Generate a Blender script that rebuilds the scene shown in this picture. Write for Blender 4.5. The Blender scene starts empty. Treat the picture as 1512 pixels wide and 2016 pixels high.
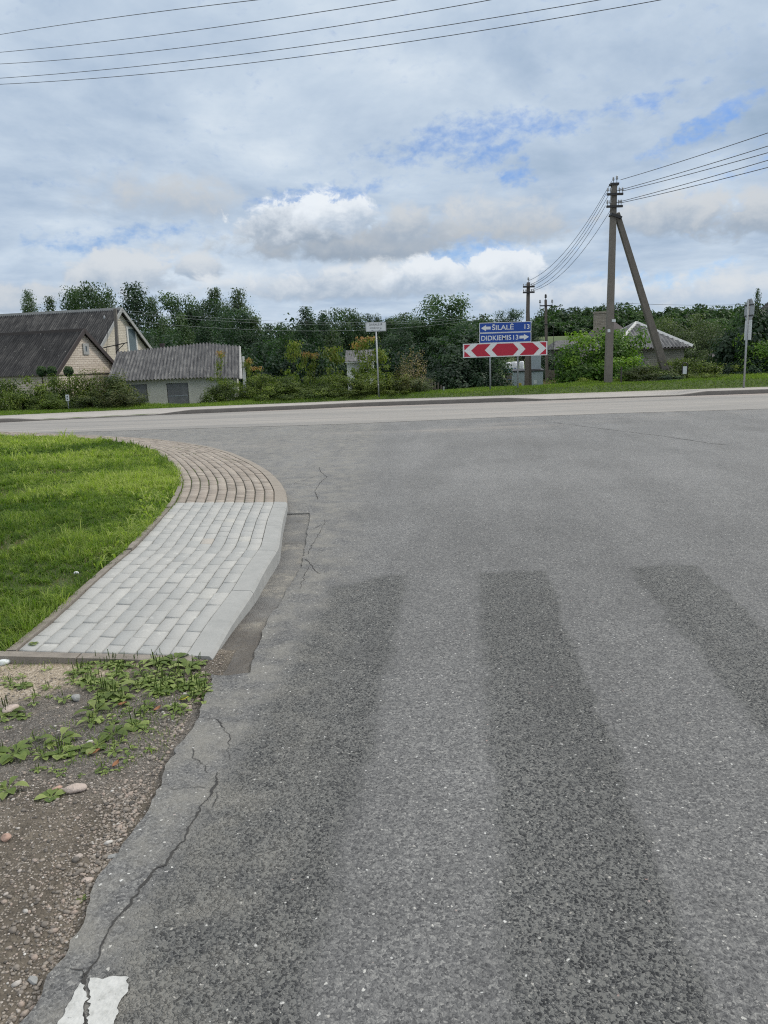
import bpy, bmesh, math, random
import numpy as np
from mathutils import Vector, Matrix, Euler

# ------------------------------------------------------------------ camera, world, sun, exposure
S = bpy.context.scene
COL = S.collection
EYE = 1.55
FPX = 1480.0
PITCH = math.radians(11.2); ROLL = math.radians(-1.9)
cd = bpy.data.cameras.new('camera'); cam = bpy.data.objects.new('camera', cd); COL.objects.link(cam)
RM = Matrix.Rotation(math.pi/2 - PITCH, 3, 'X') @ Matrix.Rotation(ROLL, 3, 'Z')
cam.matrix_world = Matrix.Translation((0, 0, EYE)) @ RM.to_4x4()
cd.sensor_fit = 'VERTICAL'; cd.sensor_height = 36.0; cd.lens = FPX/2016*36.0
cd.clip_start = 0.05; cd.clip_end = 6000
S.camera = cam
S.view_settings.view_transform = 'Standard'; S.view_settings.look = 'None'
S.view_settings.exposure = 0.25; S.view_settings.gamma = 1.0
S.cycles.filter_width = 1.15; S.cycles.use_denoising = False; S.cycles.max_bounces = 4; S.cycles.diffuse_bounces = 2; S.cycles.transmission_bounces = 3; S.cycles.adaptive_threshold = .025

SUN_EL = math.radians(42); SUN_AZ = math.radians(72)       # azimuth from +Y towards +X
sv = Vector((math.sin(SUN_AZ)*math.cos(SUN_EL), math.cos(SUN_AZ)*math.cos(SUN_EL), math.sin(SUN_EL)))
sd = bpy.data.lights.new('sun', 'SUN'); sd.energy = 1.5; sd.angle = math.radians(11); sd.color = (1, .95, .87)
so = bpy.data.objects.new('sun', sd); COL.objects.link(so); so.rotation_euler = sv.to_track_quat('Z', 'Y').to_euler()

class NT:
    """small helper around a node tree"""
    def __init__(s, tree): s.t = tree; s.n = tree.nodes; s.l = tree.links
    def new(s, typ, **kw):
        n = s.n.new(typ)
        for k, v in kw.items(): setattr(n, k, v)
        return n
    def put(s, sock, v):
        if isinstance(v, bpy.types.NodeSocket): s.l.new(v, sock)
        elif isinstance(v, (tuple, list)) and len(v) == 3 and sock.type == 'RGBA': sock.default_value = (*v, 1)
        else: sock.default_value = v
    def m(s, op, a, b=None, c=None, clamp=False):
        n = s.new('ShaderNodeMath', operation=op, use_clamp=clamp); s.put(n.inputs[0], a)
        if b is not None: s.put(n.inputs[1], b)
        if c is not None: s.put(n.inputs[2], c)
        return n.outputs[0]
    def add(s, *a):
        r = a[0]
        for x in a[1:]: r = s.m('ADD', r, x)
        return r
    def mul(s, *a):
        r = a[0]
        for x in a[1:]: r = s.m('MULTIPLY', r, x)
        return r
    def sub(s, a, b): return s.m('SUBTRACT', a, b)
    def smooth(s, x, lo, hi, to0=0.0, to1=1.0):
        n = s.new('ShaderNodeMapRange', interpolation_type='SMOOTHSTEP')
        s.put(n.inputs[0], x); s.put(n.inputs[1], lo); s.put(n.inputs[2], hi); s.put(n.inputs[3], to0); s.put(n.inputs[4], to1)
        return n.outputs[0]
    def lin(s, x, lo, hi, to0=0.0, to1=1.0):
        n = s.new('ShaderNodeMapRange'); s.put(n.inputs[0], x); s.put(n.inputs[1], lo); s.put(n.inputs[2], hi); s.put(n.inputs[3], to0); s.put(n.inputs[4], to1)
        return n.outputs[0]
    def mix(s, f, a, b, mode='MIX'):
        n = s.new('ShaderNodeMix', data_type='RGBA', blend_type=mode); s.put(n.inputs[0], f); s.put(n.inputs[6], a); s.put(n.inputs[7], b)
        return n.outputs[2]
    def noise(s, vec, scale, detail=4, rough=.55, dist=0.0):
        n = s.new('ShaderNodeTexNoise'); 
        if vec is not None: s.put(n.inputs['Vector'], vec)
        n.inputs['Scale'].default_value = scale; n.inputs['Detail'].default_value = detail; n.inputs['Roughness'].default_value = rough; n.inputs['Distortion'].default_value = dist
        return n.outputs[0]
    def vor(s, vec, scale, feature='F1', rnd=1.0):
        n = s.new('ShaderNodeTexVoronoi', feature=feature); s.put(n.inputs['Vector'], vec); n.inputs['Scale'].default_value = scale
        n.inputs['Randomness'].default_value = rnd
        return n
    def ramp(s, x, stops):
        n = s.new('ShaderNodeValToRGB'); s.put(n.inputs[0], x); e = n.color_ramp.elements
        while len(e) < len(stops): e.new(.5)
        for k, (p, c) in enumerate(stops): e[k].position = p; e[k].color = (*c, 1)
        return n.outputs[0]
    def xyz(s, v):
        n = s.new('ShaderNodeSeparateXYZ'); s.put(n.inputs[0], v); return n.outputs
    def vec(s, x, y, z=0.0):
        n = s.new('ShaderNodeCombineXYZ'); s.put(n.inputs[0], x); s.put(n.inputs[1], y); s.put(n.inputs[2], z); return n.outputs[0]

def build_world():
    w = bpy.data.worlds.new('World'); S.world = w; w.use_nodes = True
    t = NT(w.node_tree); t.n.clear()
    out = t.new('ShaderNodeOutputWorld')
    sky = t.new('ShaderNodeTexSky', sky_type='NISHITA'); sky.sun_disc = False
    sky.sun_elevation = SUN_EL; sky.sun_rotation = SUN_AZ; sky.air_density = 1.0; sky.dust_density = .4; sky.ozone_density = 2.5
    bg1 = t.new('ShaderNodeBackground'); bg1.inputs[1].default_value = .11; t.l.new(t.mix(1.0, sky.outputs[0], (.48, .68, .98), 'MULTIPLY'), bg1.inputs[0])
    d = t.new('ShaderNodeTexCoord').outputs['Generated']
    x, y, z = t.xyz(d)
    R2D = 57.29578
    az = t.mul(t.m('ARCTAN2', x, y), R2D)
    el = t.mul(t.m('ARCSINE', z), R2D)
    zc = t.add(t.m('MAXIMUM', z, 0.0), .13)
    pl = t.vec(t.m('DIVIDE', x, zc), t.m('DIVIDE', y, zc))           # a flat cloud deck seen in perspective
    n1 = t.noise(pl, .75, 7, .6, .4)
    n2 = t.noise(pl, 2.4, 6, .62, .3)
    n3 = t.noise(t.vec(t.mul(az, .06), t.mul(el, .13), 2.0), 1.0, 5, .55, .5)
    fine = t.noise(t.vec(az, t.mul(el, 1.5), 0), .95, 4, .6, .2)
    warp = t.noise(t.vec(t.mul(az, .3), t.mul(el, .4), 5.), 1.0, 5, .6)
    wo = t.sub(warp, .5)
    warp2 = t.noise(t.vec(t.mul(az, .22), t.mul(el, .35), 9.), 1.0, 6, .62)
    wo2 = t.sub(warp2, .5)
    def ell(a0, e0, ra, re, rot=0.0, w1=0.0, w2=0.0):
        da = t.add(t.sub(az, a0), t.mul(wo, w1)); de = t.add(t.sub(el, e0), t.mul(wo2, w2))
        c, s_ = math.cos(math.radians(rot)), math.sin(math.radians(rot))
        u = t.m('DIVIDE', t.add(t.mul(da, c), t.mul(de, s_)), ra)
        v = t.m('DIVIDE', t.sub(t.mul(de, c), t.mul(da, s_)), re)
        return t.m('SQRT', t.add(t.mul(u, u), t.mul(v, v))), v
    # --- high thin deck: grey lavender to white
    shade = t.add(t.mul(n1, .55), t.mul(n3, .35), t.mul(n2, .22))
    deck = t.ramp(shade, [(.40, (.265, .36, .48)), (.5, (.365, .455, .575)), (.585, (.475, .56, .66)), (.69, (.63, .695, .755))])
    # --- gaps of blue sky
    gaps = None
    for g in GAPS:
        a0, e0, ra, re, rot, amt = g
        q, _ = ell(a0, e0, ra, re, rot, 5.0, 3.0)
        f = t.mul(t.smooth(q, 1.35, .25), amt)
        gaps = f if gaps is None else t.m('MAXIMUM', gaps, f)
    brk = t.add(t.mul(fine, .8), t.mul(n2, .5))                       # broken up by small altocumulus
    gap = t.m('MULTIPLY', t.smooth(t.add(gaps, t.mul(t.sub(brk, .65), 2.6)), .1, 1.45), .78, clamp=True)
    blue = t.new('ShaderNodeMix', data_type='RGBA')
    # --- cumulus
    lump = t.noise(t.vec(az, t.mul(el, 1.25), 3.), .42, 6, .6, .3)
    lo = t.sub(lump, .5)
    col = deck; cov = t.sub(1.0, gap)
    for (a0, e0, ra, re, dark, bright, soft) in CUMULI:
        q, v = ell(a0, e0, ra, re, 0, 0, 0)
        # flat underside, billowing top
        vb = t.m('MAXIMUM', t.mul(v, -1.55), v)
        u2 = t.m('SQRT', t.m('MAXIMUM', t.sub(t.mul(q, q), t.mul(v, v)), 0.0))
        q2 = t.m('SQRT', t.add(t.mul(vb, vb), t.mul(u2, u2)))
        f = t.sub(t.add(1.0, t.mul(lo, 1.9), t.mul(wo2, .5)), q2)
        a = t.smooth(f, .0, soft)
        h = t.add(v, t.mul(lo, 2.0), t.mul(t.sub(fine, .5), .6))
        c = t.mix(t.smooth(h, -.75, .75), (dark*.76, dark*.95, dark*1.2), (bright*.86, bright*.91, bright*.96))
        col = t.mix(t.mul(a, .93), col, c)
        cov = t.m('MAXIMUM', cov, a)
    # the deck overhead, out of the picture, is much brighter than near the horizon (overcast)
    up = t.smooth(z, .42, .85, 1.0, 1.55)
    col = t.mix(t.smooth(z, .40, .6), col, (.68, .70, .71))
    bg2 = t.new('ShaderNodeBackground'); t.l.new(col, bg2.inputs[0]); t.l.new(up, bg2.inputs[1])
    ms = t.new('ShaderNodeMixShader'); t.l.new(cov, ms.inputs[0]); t.l.new(bg1.outputs[0], ms.inputs[1]); t.l.new(bg2.outputs[0], ms.inputs[2])
    t.l.new(ms.outputs[0], out.inputs[0])
    t.n.remove(blue)

# --------------------------------------------------------- helper: line of sight -> point at a chosen distance / height
def ray(px, py): return RM @ Vector(((px-756)/FPX, -(py-1008)/FPX, -1.0))
def G(px, py, z=0.0):
    d = ray(px, py); k = (z-EYE)/d.z; return Vector((d.x*k, d.y*k, z))
def A(px, py, Y):
    d = ray(px, py); k = Y/d.y; return Vector((d.x*k, Y, EYE+d.z*k))
def AE(px, py):
    d = ray(px, py).normalized(); return math.degrees(math.atan2(d.x, d.y)), math.degrees(math.asin(d.z))
DPP = 1/25.83   # degrees per photo pixel near the centre
def gp(px, py, rx, ry, rot, amt): a, e = AE(px, py); return (a, e, rx*DPP, ry*DPP, rot, amt)
GAPS = [gp(640, 385, 150, 20, 5, .92), gp(880, 280, 180, 42, 8, .74), gp(960, 305, 90, 20, 14, .9), gp(1015, 340, 42, 24, 15, 1.0), gp(1075, 250, 110, 26, 0, .8),
        gp(1390, 245, 130, 20, 18, .95), gp(1280, 195, 80, 20, 10, .7), gp(200, 470, 190, 24, 5, .75), gp(910, 505, 130, 26, 6, .9),
        gp(1290, 545, 150, 22, 0, .6), gp(1480, 330, 80, 22, 18, .5)]
def cp(px, py, rx, ry, dark, bright, soft): a, e = AE(px, py); return (a, e, rx*DPP, ry*DPP, dark, bright, soft)
CUMULI = [cp(980, 440, 190, 62, .40, .62, .7), cp(330, 400, 220, 60, .42, .56, .9), cp(1330, 430, 150, 55, .36, .62, .5), cp(1500, 430, 120, 55, .34, .6, .5),
          cp(680, 488, 250, 55, .31, .48, .6), cp(780, 478, 430, 46, .36, .52, .9), cp(590, 445, 130, 62, .33, .84, .3), cp(690, 430, 75, 45, .42, .82, .3), cp(800, 450, 110, 50, .36, .60, .6),
          cp(245, 545, 120, 50, .40, .66, .4), cp(390, 530, 60, 32, .40, .66, .35), cp(700, 565, 330, 48, .40, .72, .5), cp(850, 550, 90, 42, .42, .80, .3),
          cp(985, 540, 80, 52, .44, .80, .3), cp(1180, 590, 260, 45, .46, .70, .5), cp(60, 590, 160, 40, .42, .62, .5), cp(1420, 580, 160, 50, .48, .68, .6)]
build_world()

rng = np.random.default_rng(7)
random.seed(7)
R = math.radians

# ------------------------------------------------------------------ tagging
def tag(o, label=None, cat=None, group=None, kind=None):
    if label: o['label'] = label
    if cat: o['category'] = cat
    if group: o['group'] = group
    if kind: o['kind'] = kind
    return o
def link(name, me, parent=None, mat=None):
    o = bpy.data.objects.new(name, me); COL.objects.link(o)
    if mat is not None: me.materials.append(mat)
    if parent is not None: o.parent = parent
    return o
def empty(name, loc, label, cat, rz=0.0, group=None):
    o = bpy.data.objects.new(name, None); COL.objects.link(o); o.location = loc; o.rotation_euler = (0, 0, rz); o.empty_display_size = .2
    return tag(o, label, cat, group)
def copy_tree(o, parent=None):
    c = o.copy(); COL.objects.link(c)
    if parent is not None: c.parent = parent
    for ch in list(o.children): copy_tree(ch, c)
    return c

# ------------------------------------------------------------------ meshes
def fast_mesh(name, V, Fs, attrs=None, smooth=False):
    """V (n,3); Fs list of (m,k) int arrays; attrs {name: per-vertex float}"""
    V = np.asarray(V, dtype=np.float32); me = bpy.data.meshes.new(name)
    me.vertices.add(len(V)); me.vertices.foreach_set('co', V.ravel())
    Fs = [np.asarray(f, dtype=np.int32) for f in Fs if len(f)]
    li = np.concatenate([f.ravel() for f in Fs]); lt = np.concatenate([np.full(len(f), f.shape[1], np.int32) for f in Fs])
    ls = np.concatenate([[0], np.cumsum(lt)[:-1]]).astype(np.int32)
    me.loops.add(len(li)); me.loops.foreach_set('vertex_index', li)
    me.polygons.add(len(lt)); me.polygons.foreach_set('loop_start', ls)
    me.update(calc_edges=True)
    for k, v in (attrs or {}).items():
        a = me.attributes.new(k, 'FLOAT', 'POINT'); a.data.foreach_set('value', np.asarray(v, dtype=np.float32))
    if smooth: me.polygons.foreach_set('use_smooth', np.ones(len(lt), bool))
    return me

class MB:
    """collects simple shapes into one mesh"""
    def __init__(s): s.v = []; s.f = []
    def addv(s, vs, fs):
        b = len(s.v); s.v += [tuple(v) for v in vs]; s.f += [tuple(i+b for i in f) for f in fs]; return s
    def box(s, lo, hi, M=None, ch=0.0):
        (a, b, c), (d, e, f) = lo, hi
        if ch > 0:
            bm = bmesh.new(); bmesh.ops.create_cube(bm, size=1.0)
            for v in bm.verts: v.co = Vector(((a+d)/2+v.co.x*(d-a), (b+e)/2+v.co.y*(e-b), (c+f)/2+v.co.z*(f-c)))
            bmesh.ops.bevel(bm, geom=bm.edges[:], offset=ch, segments=1, affect='EDGES')
            vs = [v.co.copy() for v in bm.verts]; bm.verts.index_update(); fs = [[v.index for v in fc.verts] for fc in bm.faces]; bm.free()
        else:
            vs = [Vector(p) for p in ((a,b,c),(d,b,c),(d,e,c),(a,e,c),(a,b,f),(d,b,f),(d,e,f),(a,e,f))]
            fs = [(0,3,2,1),(4,5,6,7),(0,1,5,4),(1,2,6,5),(2,3,7,6),(3,0,4,7)]
        if M is not None: vs = [M @ v for v in vs]
        return s.addv(vs, fs)
    def bar(s, p, q, w0, w1=None, d0=None, d1=None, up=(0, 0, 1), roll=0):
        """square bar from p to q"""
        w1 = w0 if w1 is None else w1; d0 = w0 if d0 is None else d0; d1 = w1 if d1 is None else d1
        p = Vector(p); q = Vector(q); z = (q-p).normalized(); u = Vector((0, 1, 0)) if abs(z.y) < .9 else Vector((1, 0, 0))
        x = u.cross(z).normalized(); y = z.cross(x)
        vs = [p+x*sx*w0/2+y*sy*d0/2 for sx, sy in ((-1,-1),(1,-1),(1,1),(-1,1))]+[q+x*sx*w1/2+y*sy*d1/2 for sx, sy in ((-1,-1),(1,-1),(1,1),(-1,1))]
        return s.addv(vs, [(3,2,1,0),(4,5,6,7),(0,1,5,4),(1,2,6,5),(2,3,7,6),(3,0,4,7)])
    def tube(s, pts, rad, n=8, cap=True):
        pts = [Vector(p) for p in pts]; rad = [rad]*len(pts) if isinstance(rad, (int, float)) else rad
        vs = []; fs = []
        for i, p in enumerate(pts):
            t = (pts[min(i+1, len(pts)-1)]-pts[max(i-1, 0)]).normalized()
            u = Vector((0, 0, 1)) if abs(t.z) < .9 else Vector((1, 0, 0)); a = t.cross(u).normalized(); b = t.cross(a)
            for k in range(n):
                an = 2*math.pi*k/n; vs.append(p+(a*math.cos(an)+b*math.sin(an))*rad[i])
        for i in range(len(pts)-1):
            for k in range(n): fs.append((i*n+k, i*n+(k+1) % n, (i+1)*n+(k+1) % n, (i+1)*n+k))
        if cap: fs += [tuple(range(n-1, -1, -1)), tuple(range((len(pts)-1)*n, len(pts)*n))]
        return s.addv(vs, fs)
    def lathe(s, prof, c=(0, 0, 0), n=16):
        vs = []; fs = []; c = Vector(c)
        for r, z in prof:
            for k in range(n): vs.append(c+Vector((r*math.cos(2*math.pi*k/n), r*math.sin(2*math.pi*k/n), z)))
        for i in range(len(prof)-1):
            for k in range(n): fs.append((i*n+k, i*n+(k+1) % n, (i+1)*n+(k+1) % n, (i+1)*n+k))
        fs += [tuple(range(n-1, -1, -1)), tuple(range((len(prof)-1)*n, len(prof)*n))]
        return s.addv(vs, fs)
    def prism(s, poly, y0, y1):
        """polygon in x,z pushed from y0 to y1"""
        n = len(poly); vs = [(x, y0, z) for x, z in poly]+[(x, y1, z) for x, z in poly]
        fs = [tuple(range(n)), tuple(range(2*n-1, n-1, -1))]+[(i, i+n, (i+1) % n+n, (i+1) % n) for i in range(n)]
        return s.addv(vs, fs)
    def build(s, name, mat, parent=None, smooth=False):
        me = bpy.data.meshes.new(name); me.from_pydata([tuple(v) for v in s.v], [], s.f); me.update()
        bm = bmesh.new(); bm.from_mesh(me); bmesh.ops.recalc_face_normals(bm, faces=bm.faces[:]); bm.to_mesh(me); bm.free()
        if smooth:
            me.polygons.foreach_set('use_smooth', [True]*len(me.polygons))
        return link(name, me, parent, mat)

# ------------------------------------------------------------------ materials
def mat(name):
    m = bpy.data.materials.new(name); m.use_nodes = True; t = NT(m.node_tree)
    b = t.n['Principled BSDF']; t.b = b; t.out = t.n['Material Output']
    b.inputs['Roughness'].default_value = .8
    t.mm = m
    return m, t
def setb(t, **kw):
    for k, v in kw.items(): t.put(t.b.inputs[k.replace('_', ' ')], v)
def bump(t, h, strength=.4, dist=.01, normal=None):
    n = t.new('ShaderNodeBump'); n.inputs['Strength'].default_value = strength; n.inputs['Distance'].default_value = dist; t.put(n.inputs['Height'], h)
    if normal is not None: t.put(n.inputs['Normal'], normal)
    t.put(t.b.inputs['Normal'], n.outputs[0]); return n.outputs[0]
def objc(t): return t.new('ShaderNodeTexCoord').outputs['Object']
def simple(name, c, rough=.7, var=.25, scale=8, metal=0.0, bmp=0.0):
    m, t = mat(name); p = objc(t); n = t.noise(p, scale, 5, .6); n2 = t.noise(p, scale*7, 3, .6)
    f = t.lin(t.add(t.mul(n, .7), t.mul(n2, .3)), .3, .7, 1-var, 1+var)
    setb(t, Base_Color=t.mix(1.0, c, t.vec(f, f, f), 'MULTIPLY'), Roughness=rough, Metallic=metal)
    if bmp: bump(t, n2, bmp, .01)
    return m
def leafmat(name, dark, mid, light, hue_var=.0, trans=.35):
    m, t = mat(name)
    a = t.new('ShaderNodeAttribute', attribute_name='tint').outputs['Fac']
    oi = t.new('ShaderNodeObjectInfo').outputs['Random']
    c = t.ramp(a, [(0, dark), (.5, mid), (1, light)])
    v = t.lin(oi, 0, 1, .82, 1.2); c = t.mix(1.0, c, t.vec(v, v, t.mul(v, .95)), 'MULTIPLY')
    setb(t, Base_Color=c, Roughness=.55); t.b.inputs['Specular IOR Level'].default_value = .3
    tr = t.new('ShaderNodeBsdfTranslucent'); t.put(tr.inputs[0], t.mix(1.0, c, (1.0, 1.25, .5), 'MULTIPLY'))
    mx = t.new('ShaderNodeMixShader'); mx.inputs[0].default_value = trans
    t.l.new(t.b.outputs[0], mx.inputs[1]); t.l.new(tr.outputs[0], mx.inputs[2]); t.l.new(mx.outputs[0], t.out.inputs[0])
    return m

def road_mat():
    m, t = mat('asphalt'); p = objc(t); x, y, z = t.xyz(p)
    wob = t.mul(t.sub(t.noise(p, 3.0, 4, .6), .5), .16)
    wob2 = t.mul(t.sub(t.noise(p, 14.0, 3, .6), .5), .10)
    u = t.add(t.sub(x, t.mul(t.sub(y, 5.35), .108)), wob, wob2)
    st = None
    for a, b, soft in ((-.36, .17, .09), (.68, 1.17, .045), (1.80, 2.30, .045), (2.92, 3.42, .045)):
        k = t.mul(t.smooth(u, a-soft, a+soft), t.smooth(u, b+soft*.6, b-soft*.6))
        st = k if st is None else t.m('MAXIMUM', st, k)
    yl = t.add(y, t.mul(wob, 1.2), t.mul(wob2, 1.5), t.mul(t.smooth(u, .0, -.3), .22))
    st = t.mul(st, t.smooth(yl, 5.45, 5.33))
    st = t.mul(st, t.smooth(t.noise(p, 2.2, 5, .65), .22, .5, .62, 1.0))
    # aggregate
    nz = t.new('ShaderNodeTexNoise'); t.put(nz.inputs['Vector'], p); nz.inputs['Scale'].default_value = 75; nz.inputs['Detail'].default_value = 2
    vm = t.new('ShaderNodeVectorMath', operation='MULTIPLY_ADD'); t.l.new(nz.outputs['Color'], vm.inputs[0]); vm.inputs[1].default_value = (.016, .016, .0); t.l.new(p, vm.inputs[2]); pw = vm.outputs[0]
    v1 = t.vor(pw, 128); v2 = t.vor(pw, 250); c1 = t.xyz(v1.outputs['Color']); c2 = t.xyz(v2.outputs['Color'])
    big = t.vor(pw, 60); cb = t.xyz(big.outputs['Color'])
    g1 = t.add(t.mul(c1[0], .6), t.mul(c2[1], .4))
    worn = t.ramp(g1, [(.1, (.060, .060, .062)), (.42, (.128, .1275, .127)), (.7, (.182, .180, .176)), (.95, (.29, .285, .27))])
    dist1 = v1.outputs['Distance']
    stone = t.ramp(t.add(t.mul(c1[1], .75), t.mul(cb[1], .25)), [(.12, (.030, .031, .033)), (.40, (.082, .083, .084)), (.6, (.145, .145, .141)), (.85, (.225, .222, .21)), (1, (.33, .32, .295))])
    gapm = t.smooth(dist1, .74, .50)                        # binder between the stones
    rough_c = t.mix(gapm, (.148, .148, .140), stone)
    col = t.mix(st, worn, rough_c)
    big_n = t.noise(p, .55, 5, .6); mid_n = t.noise(p, 4.5, 5, .65)
    wear = t.smooth(t.noise(t.vec(t.mul(u, 1.6), t.mul(y, .25), 3.), 1.0, 4, .6), .35, .65)
    f = t.add(.55, t.mul(big_n, .56), t.mul(mid_n, .30), t.mul(t.sub(wear, .5), .14))
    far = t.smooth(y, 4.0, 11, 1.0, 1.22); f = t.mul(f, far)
    col = t.mix(1.0, col, t.vec(f, f, f), 'MULTIPLY')
    # dusty left margin and sandy stains
    dust = t.mul(t.smooth(t.add(x, t.mul(y, -.02), wob, wob), -.15, -.75), t.smooth(mid_n, .35, .7))
    col = t.mix(t.mul(dust, .7), col, (.25, .238, .21))
    sand = t.mul(t.smooth(y, 13, 19), t.smooth(t.noise(t.vec(t.mul(x, .35), y), .45, 5, .65), .52, .72))
    col = t.mix(t.mul(sand, .5), col, (.36, .32, .28))
    # pale quartz chips
    w = t.vor(pw, 84); wc = t.xyz(w.outputs['Color'])
    chip = t.mul(t.smooth(wc[0], .915, .925), t.smooth(w.outputs['Distance'], t.add(.14, t.mul(wc[2], .26)), t.add(.08, t.mul(wc[2], .22))))
    chipc = t.ramp(wc[1], [(.0, (.42, .40, .36)), (.6, (.62, .61, .57)), (.93, (.72, .72, .70)), (1, (.40, .27, .23))])
    col = t.mix(t.mul(chip, .75), col, chipc)
    setb(t, Base_Color=col, Roughness=.82); t.b.inputs['Specular IOR Level'].default_value = .35
    hgt = t.add(t.mul(t.smooth(dist1, .75, .15), t.lin(st, 0, 1, .22, 1.0)), t.mul(t.smooth(v2.outputs['Distance'], .7, .0), .16), t.mul(t.smooth(big.outputs['Distance'], .7, .1), t.mul(st, .45)))
    bump(t, hgt, .9, .0065)
    return m
def tan_mat():
    m, t = mat('dusty_asphalt'); p = objc(t); x, y, z = t.xyz(p)
    n = t.noise(t.vec(t.mul(x, .12), t.mul(y, .8)), 1.2, 6, .6); n2 = t.noise(p, 9, 5, .7); v = t.xyz(t.vor(p, 60).outputs['Color'])[0]
    c = t.ramp(t.add(t.mul(n, .6), t.mul(n2, .3), t.mul(v, .15)), [(.36, (.20, .193, .183)), (.52, (.272, .258, .24)), (.68, (.345, .318, .29))])
    pink = t.mul(t.smooth(y, 26.0, 27.6), t.smooth(n, .4, .62)); c = t.mix(t.mul(pink, .5), c, (.36, .285, .25))
    trk = t.smooth(t.noise(t.vec(t.mul(x, .06), t.mul(y, 1.6), 4.), 1.0, 3, .5), .55, .7); c = t.mix(t.mul(trk, .45), c, (.175, .172, .17))
    setb(t, Base_Color=c, Roughness=.9); bump(t, n2, .25, .01); return m
def brick_attr_mat(name, stops, scale=30):
    m, t = mat(name); a = t.new('ShaderNodeAttribute', attribute_name='tint').outputs['Fac']; p = objc(t)
    c = t.ramp(a, stops); n = t.noise(p, scale, 6, .7); n2 = t.noise(p, 3.0, 5, .6); v = t.xyz(t.vor(p, 260).outputs['Color'])[0]
    f = t.add(.72, t.mul(n, .22), t.mul(n2, .22), t.mul(v, .12)); c = t.mix(1.0, c, t.vec(f, f, f), 'MULTIPLY')
    spot = t.smooth(t.noise(p, 11, 4, .6), .60, .72); c = t.mix(t.mul(spot, .35), c, (.66, .65, .60))
    dk = t.smooth(t.noise(p, 24, 3, .6), .70, .76); c = t.mix(t.mul(dk, .6), c, (.18, .17, .15))
    setb(t, Base_Color=c, Roughness=.85); bump(t, t.add(n, t.mul(v, .5)), .25, .003); return m
def soil_mat(name, stops, peb=.5):
    m, t = mat(name); p = objc(t); x, y, z = t.xyz(p)
    n = t.noise(p, 2.2, 6, .65); n2 = t.noise(p, 26, 5, .7); vv = t.vor(p, 105); v = t.xyz(vv.outputs['Color']); vb = t.vor(p, 52); b = t.xyz(vb.outputs['Color'])
    c = t.ramp(t.add(t.mul(n, .6), t.mul(n2, .4)), stops)
    pc = t.ramp(v[1], [(0, (.12, .10, .085)), (.5, (.27, .235, .195)), (.85, (.42, .37, .32)), (1, (.55, .50, .45))])
    pm = t.mul(t.smooth(v[0], .45, .5), t.smooth(vv.outputs['Distance'], .5, .34)); c = t.mix(t.mul(pm, peb), c, pc)
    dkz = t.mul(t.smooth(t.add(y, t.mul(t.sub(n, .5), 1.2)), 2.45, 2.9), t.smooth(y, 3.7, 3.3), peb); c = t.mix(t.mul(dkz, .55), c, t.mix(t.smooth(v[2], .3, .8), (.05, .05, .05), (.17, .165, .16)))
    # sandy patch under the paving edge
    sp = t.mul(t.smooth(t.add(y, t.mul(t.sub(n, .5), .9), t.mul(t.smooth(x, -1.2, -1.9), .45)), 3.6, 3.95), t.smooth(x, -1.15, -1.35), peb); c = t.mix(t.mul(sp, .85), c, t.ramp(v[2], [(0, (.24, .19, .13)), (.6, (.43, .355, .26)), (1, (.58, .5, .40))]))
    if name == 'gutter_dirt':
        hm = t.mul(t.smooth(t.add(y, t.mul(t.sub(n, .5), 1.6)), 4.9, 4.3), t.smooth(n2, .3, .6, .6, 1.0)); pt = t.smooth(t.noise(p, 1.7, 2, .5), .5, .56); c = t.mix(t.mul(pt, .55), c, (.15, .15, .15)); c = t.mix(t.mul(hm, .8), c, (.085, .072, .06))
    setb(t, Base_Color=c, Roughness=.95); bump(t, t.add(t.mul(n2, .6), t.smooth(vv.outputs['Distance'], .7, .05), t.mul(n, .4)), .8, .006); return m
def ground_mat():
    m, t = mat('meadow'); p = objc(t)
    n = t.noise(p, .09, 6, .6); n2 = t.noise(p, 2.5, 5, .65)
    c = t.ramp(t.add(t.mul(n, .6), t.mul(n2, .4)), [(.35, (.045, .07, .022)), (.52, (.075, .11, .032)), (.68, (.13, .15, .055))])
    setb(t, Base_Color=c, Roughness=1.0); bump(t, n2, .5, .1); return m
def lawn_mat():
    m, t = mat('turf'); p = objc(t)
    n = t.noise(p, .9, 5, .6); n2 = t.noise(p, 22, 5, .7)
    c = t.ramp(t.add(t.mul(n, .5), t.mul(n2, .5)), [(.32, (.035, .04, .016)), (.55, (.06, .085, .022)), (.75, (.12, .13, .05))])
    setb(t, Base_Color=c, Roughness=1.0); bump(t, n2, .8, .02); return m
def concrete(name, a, b, scale=6, pit=.3):
    m, t = mat(name); p = objc(t); n = t.noise(p, scale, 6, .68); n2 = t.noise(p, scale*9, 4, .7)
    st = t.noise(t.vec(t.mul(t.xyz(p)[0], 5.0), t.mul(t.xyz(p)[1], 5.0), t.mul(t.xyz(p)[2], .5)), 2.0, 4, .6)
    c = t.ramp(t.add(t.mul(n, .5), t.mul(n2, .25), t.mul(st, .25)), [(.33, a), (.68, b)])
    setb(t, Base_Color=c, Roughness=.88); bump(t, n2, pit, .006); return m
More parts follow.
